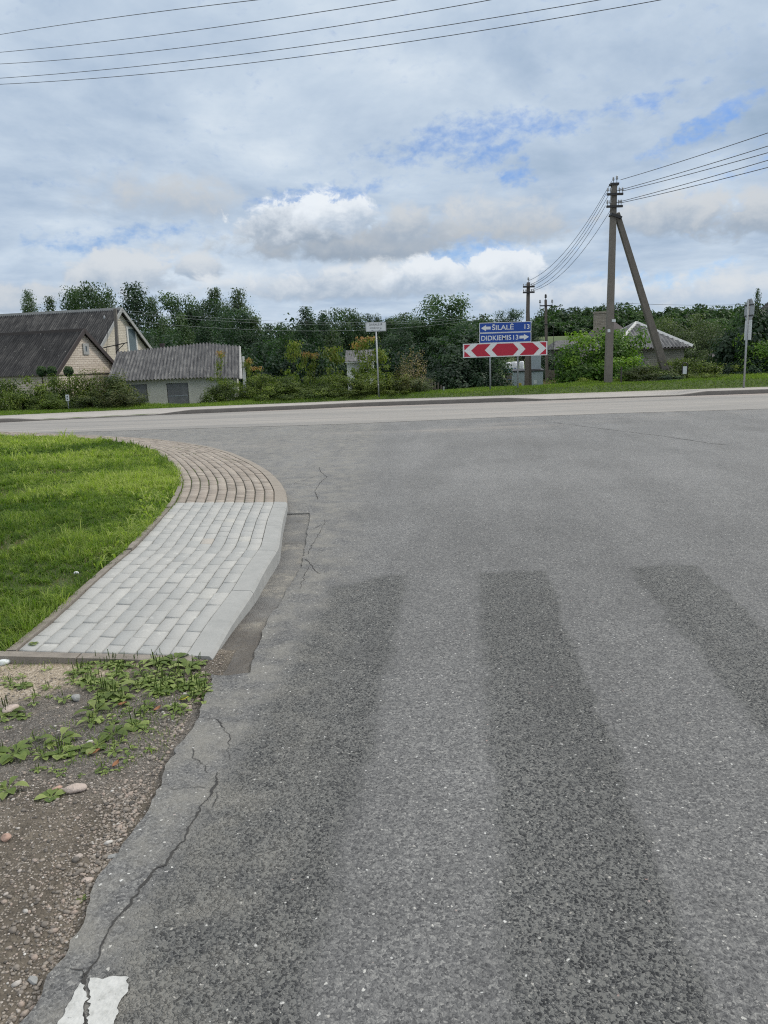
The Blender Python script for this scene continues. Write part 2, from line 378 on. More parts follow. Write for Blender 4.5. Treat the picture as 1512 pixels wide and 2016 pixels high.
def brick_mat(name, c1, c2, mortar, bw=.25, bh=.088):
    m, t = mat(name); p = objc(t); x, y, z = t.xyz(p)
    b = t.new('ShaderNodeTexBrick'); t.put(b.inputs['Vector'], t.vec(t.add(x, y), z)); b.inputs['Scale'].default_value = 1.0
    b.inputs['Brick Width'].default_value = bw; b.inputs['Row Height'].default_value = bh; b.inputs['Mortar Size'].default_value = .009; b.inputs['Mortar Smooth'].default_value = .2
    t.put(b.inputs['Color1'], c1); t.put(b.inputs['Color2'], c2); t.put(b.inputs['Mortar'], mortar)
    n = t.noise(p, 1.1, 6, .65); n2 = t.noise(p, 16, 4, .6)
    f = t.add(.66, t.mul(n, .42), t.mul(n2, .26)); c = t.mix(1.0, b.outputs[0], t.vec(f, t.mul(f, .99), t.mul(f, .97)), 'MULTIPLY')
    stain = t.smooth(t.noise(t.vec(x, y, t.mul(z, .6)), .9, 5, .7), .55, .75); c = t.mix(t.mul(stain, .3), c, (.22, .15, .11))
    setb(t, Base_Color=c, Roughness=.9); bump(t, t.sub(1.0, b.outputs[1]), .5, .012); return m
def roofmat(name, stops):
    m, t = mat(name); p = objc(t); x, y, z = t.xyz(p)
    n = t.noise(p, 1.3, 6, .65); n2 = t.noise(t.vec(t.mul(x, 13.), t.mul(y, 1.1), t.mul(z, 1.1)), 1.0, 5, .7); n3 = t.noise(p, 20, 4, .7)
    c = t.ramp(t.add(t.mul(n, .28), t.mul(n2, .52), t.mul(n3, .22)), stops)
    li = t.smooth(t.noise(p, 6.5, 3, .55), .69, .74); c = t.mix(t.mul(li, .8), c, (.42, .42, .38))
    setb(t, Base_Color=c, Roughness=.92); return m
def paint_mat():
    m, t = mat('road_paint'); p = objc(t); n = t.noise(p, 26, 5, .7); v = t.vor(p, 95)
    c = t.ramp(n, [(.3, (.34, .34, .32)), (.5, (.49, .49, .47)), (.75, (.58, .58, .56))])
    hole = t.smooth(t.noise(p, 75, 3, .6), .68, .73); c = t.mix(t.mul(hole, .75), c, (.2, .2, .19))
    setb(t, Base_Color=c, Roughness=.7); bump(t, t.add(t.mul(t.smooth(v.outputs['Distance'], .8, .1), .8), n), .45, .003); return m

M = dict(
    road=road_mat(), tan=tan_mat(), ground=ground_mat(), lawn=lawn_mat(), paint=paint_mat(),
    crack=simple('crack_fill', (.045, .043, .041), .95, .3, 30),
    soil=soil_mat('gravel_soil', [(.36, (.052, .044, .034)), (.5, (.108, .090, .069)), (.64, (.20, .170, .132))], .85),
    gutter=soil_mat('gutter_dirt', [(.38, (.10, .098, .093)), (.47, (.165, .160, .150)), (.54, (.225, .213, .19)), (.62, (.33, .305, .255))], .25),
    paver=brick_attr_mat('new_paver', [(0, (.325, .33, .32)), (.5, (.375, .372, .355)), (.85, (.42, .415, .393)), (.93, (.40, .385, .34)), (1, (.40, .355, .32))]),
    oldpaver=brick_attr_mat('old_paver', [(0, (.225, .193, .16)), (.5, (.305, .262, .22)), (1, (.365, .32, .27))]),
    kerb=concrete('new_kerb', (.275, .278, .268), (.38, .378, .362), 7), oldkerb=concrete('old_kerb', (.22, .19, .157), (.33, .292, .246), 9),
    edging=concrete('edging_concrete', (.155, .135, .115), (.31, .275, .235), 12, .6), joint=simple('joint_sand', (.085, .08, .062), .95, .4, 30),
    farkerb=concrete('far_kerb', (.115, .105, .095), (.18, .165, .15), 3), pavement=concrete('far_pavement', (.30, .28, .26), (.43, .40, .37), 2),
    pole=concrete('pole_concrete', (.125, .112, .098), (.20, .182, .158), 4), pole2=concrete('brown_pole', (.10, .082, .07), (.17, .145, .125), 4),
    iron=simple('dark_iron', (.025, .024, .024), .5, .3, 20), steel=simple('galvanised', (.34, .36, .37), .5, .15, 12, .55), steeld=simple('galvanised_dull', (.27, .29, .31), .55, .15, 12, .3),
    glassy=simple('insulator', (.30, .31, .32), .2, .1, 10), wire=simple('wire', (.05, .05, .055), .5, .1, 5), wirel=simple('wire_pale', (.22, .25, .25), .5, .1, 5),
    cream_brick=brick_mat('cream_brick', (.55, .50, .42), (.64, .585, .50), (.44, .40, .34)),
    grey_brick=brick_mat('grey_brick', (.27, .25, .22), (.35, .33, .29), (.20, .19, .17), .3, .12),
    shed_brick=brick_mat('shed_brick', (.54, .47, .40), (.66, .59, .51), (.34, .27, .22), .27, .10),
    chim=brick_mat('chimney_brick', (.25, .22, .18), (.34, .31, .26), (.14, .12, .10), .26, .10),
    render=simple('cream_render', (.53, .515, .455), .9, .16, 1.6, 0, .0), doorg=simple('grey_boards', (.17, .172, .178), .8, .3, 3, 0, .3),
    dkroof=roofmat('mossy_sheet', [(.38, (.014, .0138, .0148)), (.5, (.036, .035, .0365)), (.64, (.105, .10, .096))]),
    mdroof=roofmat('weathered_sheet', [(.38, (.014, .014, .0155)), (.5, (.042, .0415, .043)), (.64, (.13, .125, .12))]),
    ltroof=roofmat('pale_sheet', [(.38, (.028, .028, .031)), (.5, (.082, .082, .085)), (.64, (.20, .196, .19))]),
    hiproof=roofmat('pale_hip_sheet', [(.38, (.06, .06, .064)), (.5, (.145, .145, .148)), (.64, (.30, .295, .285))]),
    trim=simple('brown_trim', (.05, .038, .036), .6, .2, 6), whitew=simple('white_wood', (.62, .62, .60), .6, .12, 6), greyw=simple('grey_trim', (.34, .34, .33), .7, .2, 6),
    wood=simple('weathered_wood', (.135, .115, .095), .9, .35, 7), dwood=simple('dark_wood', (.055, .05, .045), .9, .3, 7),
    blue=simple('sign_blue', (.008, .055, .30), .35, .06, 3), red=simple('sign_red', (.40, .012, .035), .35, .06, 3), white=simple('sign_white', (.64, .66, .66), .4, .05, 3),
    plate=simple('plate_white', (.58, .61, .62), .4, .07, 4), black=simple('lettering', (.06, .065, .075), .5, .1, 5), alu=simple('sign_back', (.36, .38, .40), .5, .12, 5, .2),
    cab=simple('cabinet_grey', (.31, .36, .385), .5, .08, 3), cabroof=simple('cabinet_roof', (.035, .035, .037), .6, .2, 5), yellow=simple('warning_yellow', (.55, .42, .02), .5, .1, 5),
    wrap=simple('white_plastic', (.72, .73, .75), .4, .08, 3), bluep=simple('blue_plastic', (.03, .16, .42), .45, .1, 3),
    birchbark=simple('birch_bark', (.30, .29, .26), .8, .55, 5), bark=simple('bark', (.075, .06, .047), .95, .35, 7, 0, .5),
    l_birch=leafmat('birch_leaf', (.028, .056, .030), (.072, .115, .054), (.14, .19, .09)) if True else leafmat('birch_leaf', (0.0352, 0.0704, 0.0288), (0.0736, 0.1248, 0.048), (0.136, 0.2, 0.08)),
    l_broad=leafmat('broad_leaf', (.018, .044, .020), (.048, .094, .036), (.105, .175, .06)) if True else leafmat('broad_leaf', (0.021, 0.056, 0.021), (0.04725, 0.1015, 0.035), (0.09625, 0.175, 0.0595)),
    l_dark=leafmat('dark_leaf', (.014, .036, .022), (.036, .070, .040), (.078, .135, .066)) if True else leafmat('dark_leaf', (0.017, 0.0442, 0.0238), (0.0357, 0.0782, 0.0391), (0.0714, 0.136, 0.0612)),  # dark green leaf of the darker trees, shrubs and undergrowth
    l_bush=leafmat('hedge_leaf', (.034, .060, .014), (.125, .175, .034), (.28, .32, .065)) if True else leafmat('hedge_leaf', (0.0405, 0.06345, 0.01755), (0.0837, 0.1188, 0.0297), (0.1755, 0.189, 0.0513)),  # wide range: sunlit clumps and the shadows between them put into leaf colour
    l_rust=leafmat('rusty_leaf', (.032, .052, .018), (.085, .112, .034), (.18, .17, .06)) if True else leafmat('rusty_leaf', (0.0442, 0.052, 0.0234), (0.078, 0.0884, 0.0364), (0.1495, 0.1014, 0.0546)),
    l_vine=leafmat('vine_leaf', (.028, .075, .014), (.11, .215, .026), (.29, .42, .055)) if True else leafmat('vine_leaf', (0.033, 0.093, 0.018), (0.09, 0.195, 0.03), (0.24, 0.39, 0.0525)),  # light stop raised: sunlit highlights put into the leaf colour
    l_yel=leafmat('yellow_leaf', (.07, .11, .015), (.15, .20, .025), (.26, .30, .045)),
    l_maple=leafmat('maple_leaf', (.05, .095, .02), (.17, .215, .035), (.42, .21, .10)),
    l_pale=leafmat('pale_leaf', (.05, .07, .03), (.11, .14, .065), (.22, .25, .14)),
    l_fruit=leafmat('fruit_leaf', (0.0286, 0.0468, 0.0221), (0.065, 0.0936, 0.0416), (0.182, 0.208, 0.117)),
    grass=leafmat('grass_blade', (.06, .11, .021), (.18, .255, .048), (.40, .45, .125), 0, .45),
    straw=leafmat('straw', (.13, .10, .06), (.24, .185, .115), (.36, .29, .19), 0, .3),
    weed=leafmat('weed_leaf', (.055, .095, .024), (.145, .20, .052), (.31, .36, .135), 0, .3),
    pebble=None, rock=simple('pale_rock', (.46, .38, .33), .9, .3, 9, 0, .6), rockg=simple('grey_rock', (.30, .30, .29), .9, .3, 9, 0, .6), rockp=simple('pink_rock', (.42, .28, .22), .9, .3, 9, 0, .5),
    leafdry=simple('dry_leaf', (.28, .13, .06), .8, .3, 9), leafyel=simple('yellow_fallen_leaf', (.55, .50, .09), .7, .15, 9),
)
def pebble_mat():
    m, t = mat('pebbles'); a = t.new('ShaderNodeAttribute', attribute_name='tint').outputs['Fac']; p = objc(t)
    c = t.ramp(a, [(0, (.075, .068, .06)), (.3, (.20, .175, .15)), (.6, (.30, .26, .22)), (.8, (.34, .27, .225)), (.93, (.43, .40, .365)), (1, (.66, .64, .60))])
    f = t.lin(t.noise(p, 140, 4, .6), .3, .7, .78, 1.2); setb(t, Base_Color=t.mix(1.0, c, t.vec(f, f, f), 'MULTIPLY'), Roughness=.85); return m
M['pebble'] = pebble_mat()
def glass():
    m, t = mat('window_glass'); setb(t, Base_Color=(.20, .25, .28), Roughness=.05, Metallic=.25); t.b.inputs['Specular IOR Level'].default_value = .9; return m  # pane colour lightened: reflected sky put into the base colour
M['glass'] = glass()

# ------------------------------------------------------------------ terrain
KX = [-60, -30, -16, -12.87, -10.4, -7.74, -5.4, -2.7, -.9, 15, 40, 60]
KY = [10, 19, 24.4, 25.5, 26.1, 26.8, 27.15, 27.5, 27.95, 27.8, 26.5, 25]
def yk(x): return np.interp(x, KX, KY)
def sm(a, b, x): k = np.clip((x-a)/(b-a), 0, 1); return k*k*(3-2*k)
def H(x, y):
    x = np.asarray(x, float); y = np.asarray(y, float); d = y-yk(x)
    s = np.clip(.27+.016*x, .14, .47); yard = -.9+.4*sm(-5, 2, x)
    hill = sm(58, 150, y)*6.0*sm(-25, 30, x) + sm(150, 420, y)*9.0*sm(-60, 40, x)
    h = np.where(d < .1, -.07, np.where(d < 2.05, .05, s*sm(1.9, 2.6, d)+.05*(1-sm(1.9, 2.6, d))))
    h = np.where(d > 3.6, s+(yard-s)*sm(3.7, 7.0, d), h) + hill
    return h
def Hs(x, y): return float(H(x, y))
def axis(vals): return np.unique(np.concatenate(vals))
gx = axis([np.linspace(-1600, -80, 16), np.linspace(-80, -24, 20), np.linspace(-24, 24, 97), np.linspace(24, 90, 24), np.linspace(90, 1600, 16)])
gy = axis([np.linspace(-900, -20, 10), np.linspace(-20, 22, 12), np.linspace(22, 40, 73), np.linspace(40, 170, 45), np.linspace(170, 440, 20), np.linspace(440, 3000, 12)])
XX, YY = np.meshgrid(gx, gy); ZZ = H(XX, YY)
nx, ny = len(gx), len(gy); idx = np.arange(nx*ny).reshape(ny, nx)
me = fast_mesh('ground', np.stack([XX.ravel(), YY.ravel(), ZZ.ravel()], 1), [np.stack([idx[:-1, :-1].ravel(), idx[:-1, 1:].ravel(), idx[1:, 1:].ravel(), idx[1:, :-1].ravel()], 1)], smooth=True)
tag(link('ground', me, None, M['ground']), 'green ground rising to a low hill behind the houses', 'ground', kind='structure')

def sheet(name, poly, z, mtl, label, cat, thick=0.0, extra=None, kind='structure'):
    bm = bmesh.new(); vs = [bm.verts.new((p[0], p[1], z if len(p) < 3 else p[2])) for p in poly]
    f = bm.faces.new(vs)
    if f.normal.z < 0: f.normal_flip()
    bm.normal_update()
    if f.normal.z < 0: f.normal_flip()
    if thick:
        n = len(vs); lo = [bm.verts.new((v.co.x, v.co.y, v.co.z-thick)) for v in vs]
        for i in range(n): bm.faces.new((vs[i], lo[i], lo[(i+1) % n], vs[(i+1) % n]))
    bmesh.ops.triangulate(bm, faces=[f], quad_method='BEAUTY', ngon_method='EAR_CLIP')
    if thick: bmesh.ops.recalc_face_normals(bm, faces=bm.faces[:])
    me = bpy.data.meshes.new(name); bm.to_mesh(me); bm.free()
    o = link(name, me, None, mtl); return tag(o, label, cat, kind=kind)

# asphalt side road with a ragged edge along the verge and along the patched gutter
def rag(p, q, step=.035, amp=.02, sd=1):
    r = np.random.default_rng(sd); p = np.array(p[:2], float); q = np.array(q[:2], float); n = max(2, int(np.linalg.norm(q-p)/step)); out = []
    t = (q-p)/np.linalg.norm(q-p); nn = np.array([-t[1], t[0]]); w = np.cumsum(r.normal(0, 1, n)); w -= np.linspace(w[0], w[-1], n); w = w/max(1e-6, np.abs(w).max())
    for i in range(n): out.append(tuple(p+(q-p)*i/n+nn*(w[i]*amp+r.normal(0, amp*.16))))
    return out
vedge = [(-.97, -4), (-.93, 1.2), (-.93, 1.56), (-.905, 1.80), (-.93, 2.05), (-.91, 2.26), (-.885, 2.55), (-.905, 2.91), (-.87, 3.2), (-.90, 3.5), (-.92, 3.66)]
gut = [tuple(G(*p)[:2]) for p in ((430, 1330), (492, 1324), (512, 1262), (528, 1218), (556, 1180), (590, 1120), (600, 1088), (606, 1040), (610, 1010))]
edge = []
for i in range(len(vedge)-1): edge += rag(vedge[i], vedge[i+1], .03, .011, i+3)
edge += rag(vedge[-1], gut[0], .05, .008, 31)
for i in range(len(gut)-1): edge += rag(gut[i], gut[i+1], .05, .010, i+40)
gut_end = gut[-1]
poly = edge+[gut_end, (-1.25, gut_end[1]+.02), (-1.75, 10.0), (-2.4, 11.8), (-4.4, 15.2), (-7.0, 18.0), (-11, 20.85), (-14, 20.9), (-14, 21.0), (60, 21.0), (60, -4)]
road = sheet('road', poly, 0.0, M['road'], 'grey worn asphalt side road with ground off zebra stripes', 'road', thick=.05)
# cracks belong to the road surface: a second material on thin strips 2 mm up
def crack_faces(lines):
    V = []; F = []
    r = np.random.default_rng(5)
    for pts, w in lines:
        P = [np.array(G(*p)[:2]) for p in pts]; dense = []
        for i in range(len(P)-1):
            n = max(3, int(np.linalg.norm(P[i+1]-P[i])/(.008+.0022*max(0, P[i][1]-2))))
            for k in range(n): dense.append(P[i]+(P[i+1]-P[i])*k/n)
        dense.append(P[-1]); D = np.array(dense); jit = r.normal(0, 1, D.shape)
        for k in range(3): jit[1:-1] = (jit[:-2]+jit[1:-1]*2+jit[2:])/4
        D = D+jit*.010+r.normal(0, .0016, D.shape); b = len(V); wv = np.abs(np.convolve(r.normal(0, 1, len(D)+8), np.ones(9)/3, 'valid'))
        for i, p in enumerate(D):
            t = D[min(i+1, len(D)-1)]-D[max(i-1, 0)]; t = t/(np.linalg.norm(t)+1e-9); nn = np.array([-t[1], t[0]])
            ww = .55*w*(.25+.55*wv[i]+.35*r.random())*min(1, .3+i/6, .3+(len(D)-1-i)/6)
            V.append((*(p+nn*ww/2), .0022)); V.append((*(p-nn*ww/2), .0022))
        for i in range(len(D)-1): F.append((b+2*i, b+2*i+1, b+2*i+3, b+2*i+2))
    return V, F
CR = [([(160, 2030), (172, 1960), (170, 1915), (205, 1850), (240, 1800), (300, 1715), (325, 1700), (362, 1655), (385, 1600), (420, 1560), (430, 1520)], .013),
      ([(170, 1915), (135, 1905)], .006), ([(450, 1500), (452, 1455), (430, 1420), (400, 1412)], .006), ([(375, 1468), (380, 1490), (398, 1505), (412, 1522)], .006),
      ([(430, 1560), (415, 1590)], .006), ([(600, 1100), (612, 1112), (620, 1122), (628, 1130)], .016), ([(612, 1112), (600, 1130), (590, 1160)], .008), ([(620, 1124), (645, 1126)], .006),
      ([(605, 1092), (622, 1060), (640, 1028), (636, 1022)], .008), ([(625, 985), (620, 968), (630, 950), (645, 938), (632, 930), (628, 920)], .014), ([(630, 935), (600, 945), (575, 952)], .01),
      ([(640, 1030), (615, 1042)], .008), ([(560, 955), (590, 952), (615, 958)], .012),
      ([(1090, 832), (1200, 846), (1300, 858), (1400, 873), (1440, 877)], .035), ([(330, 1552), (420, 1550)], .004)]
cv, cf = crack_faces(CR)
bm = bmesh.new(); bm.from_mesh(road.data); vv = [bm.verts.new(v) for v in cv]
for f in cf:
    fc = bm.faces.new([vv[i] for i in f]); fc.material_index = 1
    fc.normal_update()
    if fc.normal.z < 0: fc.normal_flip()
bm.to_mesh(road.data); bm.free(); road.data.materials.append(M['crack'])
# what is left of a white line in the near corner, split by the crack
pm = [rag(G(*a), G(*b), .007, .006, 60+i) for i, (a, b) in enumerate((((108, 2024), (158, 1938)), ((158, 1938), (168, 1942)), ((168, 1942), (172, 1965)), ((172, 1965), (160, 2026))))]
tag(sheet('road_marking', sum(pm, []), .0045, M['paint'], 'small cracked off sliver of white road paint in the near corner', 'road marking'), None)
pm = [rag(G(*a), G(*b), .007, .006, 70+i) for i, (a, b) in enumerate((((170, 2026), (179, 1965)), ((179, 1965), (177, 1928)), ((177, 1928), (248, 1924)), ((248, 1924), (254, 1945)), ((254, 1945), (215, 2028))))]
sheet('road_marking', sum(pm, []), .0045, M['paint'], 'white painted block on the asphalt beside the crack', 'road marking')
# dusty main road crossing behind
low = [(-60, 15), (-30, 19), (-14, 20.3), (-10.6, 20.5), (-6.74, 20.05), (-3.33, 19.82), (-.67, 19.85), (2.04, 20.22), (6.2, 20.42), (10.4, 20.2), (60, 19.0)]
lx_ = np.arange(-58, 58, .2); ly_ = np.interp(lx_, [p[0] for p in low], [p[1] for p in low]); rj = np.random.default_rng(90); wj = np.cumsum(rj.normal(0, .012, len(lx_))); wj -= np.linspace(wj[0], wj[-1], len(wj)); ly_ = ly_+wj+rj.normal(0, .008, len(lx_))
V = []; F = []
for i, (x, y0) in enumerate(zip(lx_, ly_)):
    y1 = float(yk(x))+.05; V += [(x, y0+(y1-y0)*k/6, .005) for k in range(7)]
    if i: F += [((i-1)*7+k, i*7+k, i*7+k+1, (i-1)*7+k+1) for k in range(6)]
tag(link('main_road', fast_mesh('main_road', V, [F]), None, M['tan']), 'pale dusty main road passing in front of the houses', 'road', kind='structure')
# gutter
kb = [G(418, 1293, 0), G(500, 1174), G(553, 1112), G(564, 1058), G(572, 1005)]
gp_ = rag((-1.15, 3.84), (-1.0, 3.70), .02, .012, 141)+rag((-1.0, 3.70), (-.86, 3.60), .02, .012, 142)+[(g[0]+.05, g[1]) for g in gut[1:]]+[(gut_end[0], gut_end[1]+.06), (-1.3, gut_end[1]+.06), (-1.25, 7.5), (-1.15, 5.5)]
sheet('gutter', gp_, -.013, M['gutter'], 'sunken gutter strip of dirt along the grey kerb', 'gutter')

# ------------------------------------------------------------------ paved footway
SEC = [  # left pixel, kerb pixel, height left, height kerb
 ((32, 1283), (418, 1293), .035, .012), ((106, 1222), (455, 1228), .055, .045), ((170, 1162), (500, 1162), .085, .085), ((217, 1120), (521, 1120), .11, .11),
 ((269, 1076), (549, 1076), .125, .12), ((315, 1025), (556, 1025), .12, .11), ((346, 989), (566, 988), .10, .09), ((358, 963), (563, 966), .075, .055),
 ((361, 945), (551, 946), .065, .04), ((352, 926), (533, 929), .06, .04), ((336, 907), (503, 911), .06, .04), ((312, 889), (458, 891), .06, .04), ((278, 878), (412, 879), .06, .04),
 ((238, 871), (362, 871), .06, .04), ((190, 865), (304, 863.6), .06, .04), ((100, 860), (175, 856.5), .06, .04), ((0, 857), (55, 851.5), .06, .04), ((-160, 849), (-110, 845), .06, .04)]
Lp = np.array([tuple(G(*a, zl)) for a, b, zl, zk in SEC]); Kp = np.array([tuple(G(*b, zk)) for a, b, zl, zk in SEC])
Cn = (Lp+Kp)/2; cs = np.concatenate([[0], np.cumsum(np.linalg.norm(np.diff(Cn, axis=0), axis=1))])
def at_s(P, s): return np.stack([np.interp(s, cs, P[:, k]) for k in range(3)], -1)
# round the polyline off except at the two folds
ss = np.arange(0, cs[-1], .02)
def smoothed(P):
    Q = at_s(P, ss); W = Q.copy()
    for it in range(120):
        Q2 = Q.copy(); Q2[1:-1] = (Q[:-2]+2*Q[1:-1]+Q[2:])/4; m_ = ((ss > cs[6]+.15))[:, None]; Q = np.where(m_, Q2, Q)
    for it in range(20): Q[1:-1] = (Q[:-2]+2*Q[1:-1]+Q[2:])/4
    return Q
Ls, Ks = smoothed(Lp), smoothed(Kp)
def Lf(s): return np.array([np.interp(s, ss, Ls[:, k]) for k in range(3)])
def Kf(s): return np.array([np.interp(s, ss, Ks[:, k]) for k in range(3)])
KW = .15
def surf(s, t):
    l, k = Lf(s), Kf(s); w = np.linalg.norm(k-l); return l+(k-l)*t*(1-KW/w)
s_split = cs[6]; s_end = cs[-1]-.05
def pavers(name, s0, s1, ncol, blen, gapw, gapl, mtl, label, sd, bond=True, rise=.004):
    r = np.random.default_rng(sd); V = []; F = []; T = []
    for c in range(ncol):
        s = s0-(blen/2 if (c % 2 and bond) else 0)
        while s < s1:
            a, b = max(s, s0)+gapl/2, min(s+blen, s1)-gapl/2; s += blen
            if b-a < .03: continue
            t0, t1 = c/ncol, (c+1)/ncol
            w = np.linalg.norm(surf((a+b)/2, 1)-surf((a+b)/2, 0)); g = gapw/w/2
            dz = r.normal(0, rise*.35); tilt = r.normal(0, rise*.4, 4); base = len(V)
            co = [(a, t0+g), (b, t0+g), (b, t1-g), (a, t1-g)]; cm = surf((a+b)/2, (t0+t1)/2)
            ch = .005
            for k, (q, tt) in enumerate(co):
                p = surf(q, tt); V.append((p[0], p[1], p[2]+dz-.045))
            for k, (q, tt) in enumerate(co):
                p = surf(q, tt); V.append((p[0], p[1], p[2]+dz+tilt[k]-ch))
            for k, (q, tt) in enumerate(co):
                p = surf(q, tt); dirc = cm-p; n_ = np.linalg.norm(dirc[:2]); p = p+dirc*min(.3, ch*1.5/n_); V.append((p[0], p[1], p[2]+dz+tilt[k]))
            F.append([base+8+i for i in (3, 2, 1, 0)])
            for i in range(4):
                j = (i+1) % 4; F.append([base+i, base+j, base+4+j, base+4+i][::-1]); F.append([base+4+i, base+4+j, base+8+j, base+8+i][::-1])
            tv = np.clip(r.normal(.45, .2), 0, .88)
            if r.random() < .015: tv = r.uniform(.9, 1)
            T += [tv]*12
    me = fast_mesh(name, V, [F], {'tint': T}); bm = bmesh.new(); bm.from_mesh(me); bmesh.ops.recalc_face_normals(bm, faces=bm.faces[:]); bm.to_mesh(me); bm.free()
    return tag(link(name, me, None, mtl), label, 'paving', kind='structure')
pavers('paving', .02, s_split, 10, .205, .006, .005, M['paver'], 'new pale grey paving slabs of the footway ramp', 11)
pavers('paving', s_split, s_end, 10, .205, .016, .008, M['oldpaver'], 'old beige paving bricks curving round the corner', 12, True, .006)
# joint bed
q = np.linspace(0, s_end, 160); V = []; F = []
for i, s in enumerate(q):
    a, b = surf(s, 0), surf(s, 1); V += [(a[0], a[1], a[2]-.012), (b[0], b[1], b[2]-.012)]
    if i: F.append((2*i-2, 2*i-1, 2*i+1, 2*i))
tag(link('paving_bed', fast_mesh('paving_bed', V, [F]), None, M['joint']), 'dark sand bed in the joints of the footway paving', 'paving bed', kind='structure')
# kerb stones
def kerb_run(name, s0, s1, mtl, label, stone=1.0, face=.06):
    mb = MB(); s = s0
    while s < s1-.05:
        e = min(s+stone, s1); qs = np.linspace(s+.003, e-.003, 8); n = len(qs); vs = []
        for x in qs:
            k = Kf(x); l = Lf(x); d = (l-k)/np.linalg.norm(l-k); inn = surf(x, 1)-d*.004
            o = k.copy(); bev = k+d*.018
            jz = .0
            vs += [Vector((o[0], o[1], -.06)), Vector((o[0], o[1], max(o[2]-.018, -.05))), Vector((bev[0], bev[1], bev[2]+.001)), Vector((inn[0], inn[1], inn[2]+.003)), Vector((inn[0], inn[1], -.06))]
        fs = []
        for i in range(n-1):
            for k in range(4): fs.append((i*5+k, i*5+k+1, (i+1)*5+k+1, (i+1)*5+k))
        fs += [(0, 1, 2, 3, 4), tuple((n-1)*5+k for k in (4, 3, 2, 1, 0))]
        mb.addv(vs, fs); s = e
    o = mb.build(name, mtl); return tag(o, label, 'kerb', kind='structure')
kerb_run('kerb', 0, s_split, M['kerb'], 'new light grey kerb stones sinking to the road at the near end', .98)
kerb_run('kerb', s_split, s_end, M['oldkerb'], 'flush beige kerb stones round the corner', .5)
# edging along the lawn and across the near end
mb = MB(); s = 0.0; k = 0
while s < s_end-.05:
    e = min(s+.98, s_end); qs = np.linspace(s+.004, e-.004, 7); vs = []; fs = []
    dz = .012+random.uniform(-.008, .012)
    for x in qs:
        l = Lf(x); kk = Kf(x); d = (l-kk)/np.linalg.norm(l-kk); a = l+d*.004; b = l+d*.062
        vs += [Vector((a[0], a[1], -.1)), Vector((a[0], a[1], l[2]+dz)), Vector((b[0], b[1], l[2]+dz-.004)), Vector((b[0], b[1], -.1))]
    n = len(qs)
    for i in range(n-1):
        for c in range(3): fs.append((i*4+c, i*4+c+1, (i+1)*4+c+1, (i+1)*4+c))
    fs += [(0, 1, 2, 3), tuple((n-1)*4+c for c in (3, 2, 1, 0))]
    mb.addv(vs, fs); s = e
a, b = Lf(0), Kf(0); d = (b-a)/np.linalg.norm(b-a); nrm = np.array([d[1], -d[0], 0])
for u0, u1 in ((-.10, .38), (.39, .86), (.87, 1.03)):
    p0 = a+d*u0; p1 = a+d*u1; vs = []
    for p in (p0, p1):
        zt = p[2]+.004
        for off, z in ((.004, -.1), (.004, zt), (.066, zt-.004), (.07, -.1)): vs.append(Vector((*(p+nrm*off)[:2], z)))
    mb.addv(vs, [(0, 1, 2, 3), (7, 6, 5, 4), (0, 4, 5, 1), (1, 5, 6, 2), (2, 6, 7, 3), (3, 7, 4, 0)])
tag(mb.build('edging', M['edging']), 'weathered concrete edging strip between lawn and footway', 'edging', kind='structure')

# ------------------------------------------------------------------ verge, lawn
vx = np.linspace(-4.5, -.86, 190); vy = np.linspace(-1.5, 4.02, 240); VX, VY = np.meshgrid(vx, vy)
def vnoise(X, Y, f, sd):
    r = np.random.default_rng(sd); o = np.zeros_like(X, dtype=float)
    for k in range(10):
        th = r.uniform(0, 6.28); ff = f*r.uniform(.6, 1.7); o += np.sin((X*math.cos(th)+Y*math.sin(th))*ff+r.uniform(0, 6.28))
    return o/3.2
def VH(X, Y): return -.012+.010*vnoise(X, Y, 3.2, 1)+.004*vnoise(X, Y, 14, 2)-.010*sm(-1.15, -.95, X)+.03*sm(-1.9, -2.6, X)
VZ = VH(VX, VY); VZ = np.where(VX > -.93, np.minimum(VZ, -.012), VZ); i2 = np.arange(VX.size).reshape(VX.shape)
me = fast_mesh('verge', np.stack([VX.ravel(), VY.ravel(), VZ.ravel()], 1), [np.stack([i2[:-1, :-1].ravel(), i2[:-1, 1:].ravel(), i2[1:, 1:].ravel(), i2[1:, :-1].ravel()], 1)], smooth=True)
tag(link('verge', me, None, M['soil']), 'bare brown gravelly verge beside the asphalt edge', 'verge', kind='structure')

Le = Ls.copy(); dl = Ls-Ks; dl /= np.linalg.norm(dl, axis=1)[:, None]; Le = Le+dl*.062
lp = [(p[0], p[1], p[2]-.012) for p in Le[::6]]
lawn_poly = lp+[(Le[-1][0]-12, Le[-1][1]-2, .05), (-30, 12, .05), (-30, -3, .03), (-4.4, -3, .0), (-4.3, 3.9, .03), (Le[0][0]-.12, Le[0][1]-.02, .02)]
ly = np.concatenate([np.linspace(-3, Le[0][1]-.03, 8), np.linspace(Le[0][1], 21.3, 150)]); lex = np.interp(ly, Le[:, 1], Le[:, 0]); lez = np.interp(ly, Le[:, 1], Le[:, 2])-.022
lex = np.where(ly < Le[0][1]-.01, -4.35, lex); V = []; F = []; offs = [0, .1, .3, .8, 2, 5, 12, 26]
for i in range(len(ly)):
    V += [(lex[i]-o, ly[i], lez[i]-.004) for o in offs]
    if i: F += [((i-1)*8+k, i*8+k, i*8+k+1, (i-1)*8+k+1) for k in range(7)]
tag(link('lawn', fast_mesh('lawn', V, [F], smooth=True), None, M['lawn']), 'turf soil of the lawn inside the curve', 'lawn', kind='structure')

